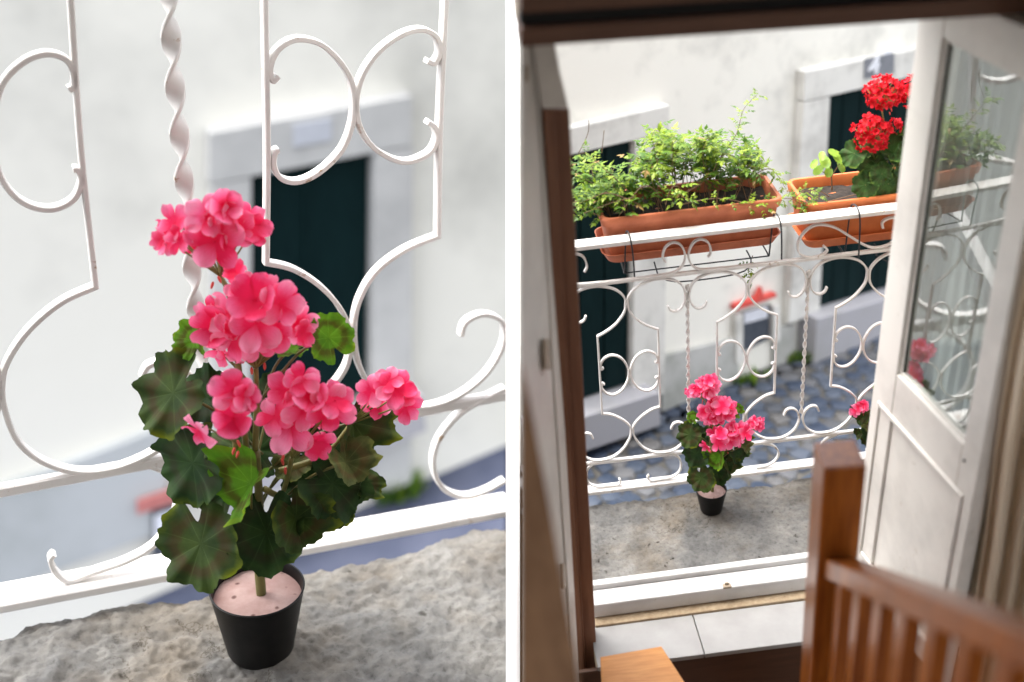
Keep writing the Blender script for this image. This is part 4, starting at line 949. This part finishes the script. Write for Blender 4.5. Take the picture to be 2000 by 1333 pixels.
for pts, yy, ln in (([(1395, 330), (1420, 290), (1440, 258), (1452, 215), (1478, 186)], .15, .014), ([(1240, 385), (1180, 330), (1145, 300), (1124, 308)], .1, .016), ([(1420, 400), (1480, 395), (1540, 388), (1580, 400), (1560, 412)], .05, .014), ([(1330, 400), (1400, 388), (1470, 400), (1500, 408)], .03, .013),
                    ([(1250, 400), (1190, 378), (1150, 390), (1128, 400)], .06, .013), ([(1470, 500), (1466, 512), (1462, 530), (1464, 545)], .05, .014), ([(1300, 400), (1310, 370), (1325, 365), (1330, 385)], .03, .02), ([(1540, 395), (1575, 372), (1600, 380), (1590, 395)], .06, .013), ([(1460, 350), (1500, 330), (1520, 345), (1535, 370)], .12, .015)):
    b = B(); spray(b, px_path(pts, yy), rnd, .0016, .016, ln, .62, .1); b.build('branch', ['brown_stem', 'jasmine'], bush, ob, 180)
for pts, yy in (([(1208, 424), (1235, 385), (1256, 364), (1275, 368), (1290, 385)], .05), ([(1140, 417), (1200, 395), (1240, 385)], .05), ([(1290, 395), (1345, 372), (1385, 345), (1400, 320)], .09), ([(1300, 382), (1330, 380), (1370, 360)], .07), ([(1130, 300), (1148, 262), (1150, 235)], .14), ([(1175, 300), (1180, 255)], .12), ([(1560, 395), (1590, 420)], .05)):
    b = B(); b.tube(smoothpath(px_path(pts, yy), 5), .0011, 5); b.build('twig', 'brown_stem', bush, ob, 180)

# young light green plant in the second planter
sp = empty('young_plant', Matrix.Translation(ony(1625, 372, .12))); tag(sp, 'small light green plant with broad leaves beside the red geranium', 'plant')
so = sp.matrix_world.inverted(); c0 = ony(1625, 372, .12)
b = B(); b.tube(smoothpath([c0, ony(1624, 345, .12), ony(1622, 322, .12)], 5), .0022, 6); b.tube(smoothpath([ony(1624, 345, .12), ony(1640, 320, .11)], 5), .0015, 6); b.tube(smoothpath([ony(1624, 345, .12), ony(1605, 335, .11)], 5), .0015, 6); b.build('stem', 'brown_stem', sp, so, 180)
for (x, y, r, nx) in ((1612, 318, 17, -.3), (1636, 308, 18, .2), (1598, 334, 15, -.5), (1642, 328, 16, .5), (1618, 338, 14, 0), (1628, 300, 13, .1), (1606, 306, 12, -.3), (1590, 322, 12, -.6)):
    b = B(); vs = []; n = 12; uv = []
    for k in range(n):
        a = 2*math.pi*k/n; vs.append((math.cos(a)*.62, math.sin(a)*(1.0 if math.sin(a) > 0 else .8), .15*math.cos(a)**2+rnd.uniform(-.03, .03))); uv.append((rnd.random(), .5))
    b.add(vs+[(0, 0, 0)], [[k, (k+1) % n, n] for k in range(n)], uv+[(.6, .5)])
    b.build('leaf', 'succulent', sp, so @ aim(ony(x, y, .11), V((nx, -.6, .75)), r/690, rnd.uniform(-.7, .7)), 180)
for pts in ([(1560, 385), (1595, 372), (1620, 385)], [(1590, 402), (1640, 388), (1690, 376)], [(1565, 372), (1580, 392), (1572, 405)]):
    b = B(); b.tube(smoothpath(px_path(pts, .07), 5), .0013, 5); b.build('twig', 'brown_stem', sp, so, 180)

# red geraniums in the second planter
GP = ony(1735, 380, .13)
rg = empty('red_geranium', Matrix.Translation(GP)); tag(rg, 'red geranium with full double flower heads in the orange planter', 'plant')
go = rg.matrix_world.inverted()
for (x, y, d, r, nrm, roll) in ((1668, 300, .09, 30, (-.6, -.6, .4), 2.5), (1705, 330, .08, 34, (-.2, -.7, .6), 3), (1745, 300, .1, 36, (.1, -.6, .7), 1), (1768, 330, .09, 34, (.3, -.7, .5), 3.4), (1690, 362, .06, 30, (-.4, -.85, .2), 2.8), (1735, 360, .06, 34, (.1, -.9, .3), 3.3), (1770, 275, .12, 28, (.3, -.5, .8), .4), (1715, 305, .12, 30, (0, -.5, .8), 2), (1780, 365, .07, 32, (.4, -.8, .3), 3), (1700, 290, .13, 26, (-.2, -.4, .9), 2.2), (1765, 300, .06, 26, (.2, -.8, .5), 2), (1722, 340, .05, 26, (0, -.85, .4), .6)):
    p = ony(x, y, d); link('leaf', LEAF['leaf_red'][random.Random(x).randrange(4)], rg, go @ aim(p, nrm, r/690, roll))
    b = B(); st = ony(1735+(x-1735)*.3, 372, .12); b.tube(smoothpath([st, st.lerp(p, .5)+V((0, 0, .02)), p], 4), .0018, 6); b.build('leaf_stalk', 'foliage_stem', rg, go, 180)
for ci, (cx, cy, R, yy, n) in enumerate(((1725, 182, 37, .12, 44), (1703, 262, 40, .10, 50), (1790, 178, 34, .14, 34), (1748, 248, 14, .13, 8))):
    C = ony(cx, cy, yy); r = R/690; b = B(); base = C+V((0, .0, -r*.9)); bot = ony(1738+(cx-1738)*.3, 365, .13)
    b.tube(smoothpath([bot, bot.lerp(base, .55)+V((.006, 0, .0)), base], 6), .0024, 7)
    pts = []; r3 = random.Random(ci)
    for k in range(n):
        z = 1-2*(k+.5)/n*.86; a = k*2.4; q = math.sqrt(max(0, 1-z*z)); nn = V((q*math.cos(a), q*math.sin(a), z)); p = C+nn*r*r3.uniform(.62, .95)
        pts.append((p, nn)); b.tube([base, p-nn*.004], .0009, 5)
    cl = b.build('flower_cluster', 'foliage_stem', rg, go, 180)
    for k, (p, nn) in enumerate(pts):
        link('flower', FL['red'][(2, 3, 4, 6)[k % 4]], cl, aim(p, nn+V((r3.uniform(-.3, .3), r3.uniform(-.3, .3), r3.uniform(-.2, .3))), .0155*r3.uniform(.8, 1.2), r3.uniform(0, 6)))
for (x, y) in ((1741, 215), (1738, 222)): link('bud', BUD, rg, go @ aim(ony(x, y, .11), (.3, 0, -1), .011, 0))

# pink geraniums on the balcony floor
HR = V((RR[2][0], RR[2][1], 0)).normalized()
p0 = onz(1389, 996, ZL+.002)
potted_geranium(plant_matrix(p0, HR, I4, 1.0), 'small pink geranium in a black pot on the balcony floor by the twisted bar', None, 2, 1.0, 1.22)
p1 = onz(1737, 940, ZL+.002)
potted_geranium(plant_matrix(p1, HR, I4, 1.0), 'pink geranium half hidden behind the edge of the open glazed door', None, 5, -1.0, 1.2)
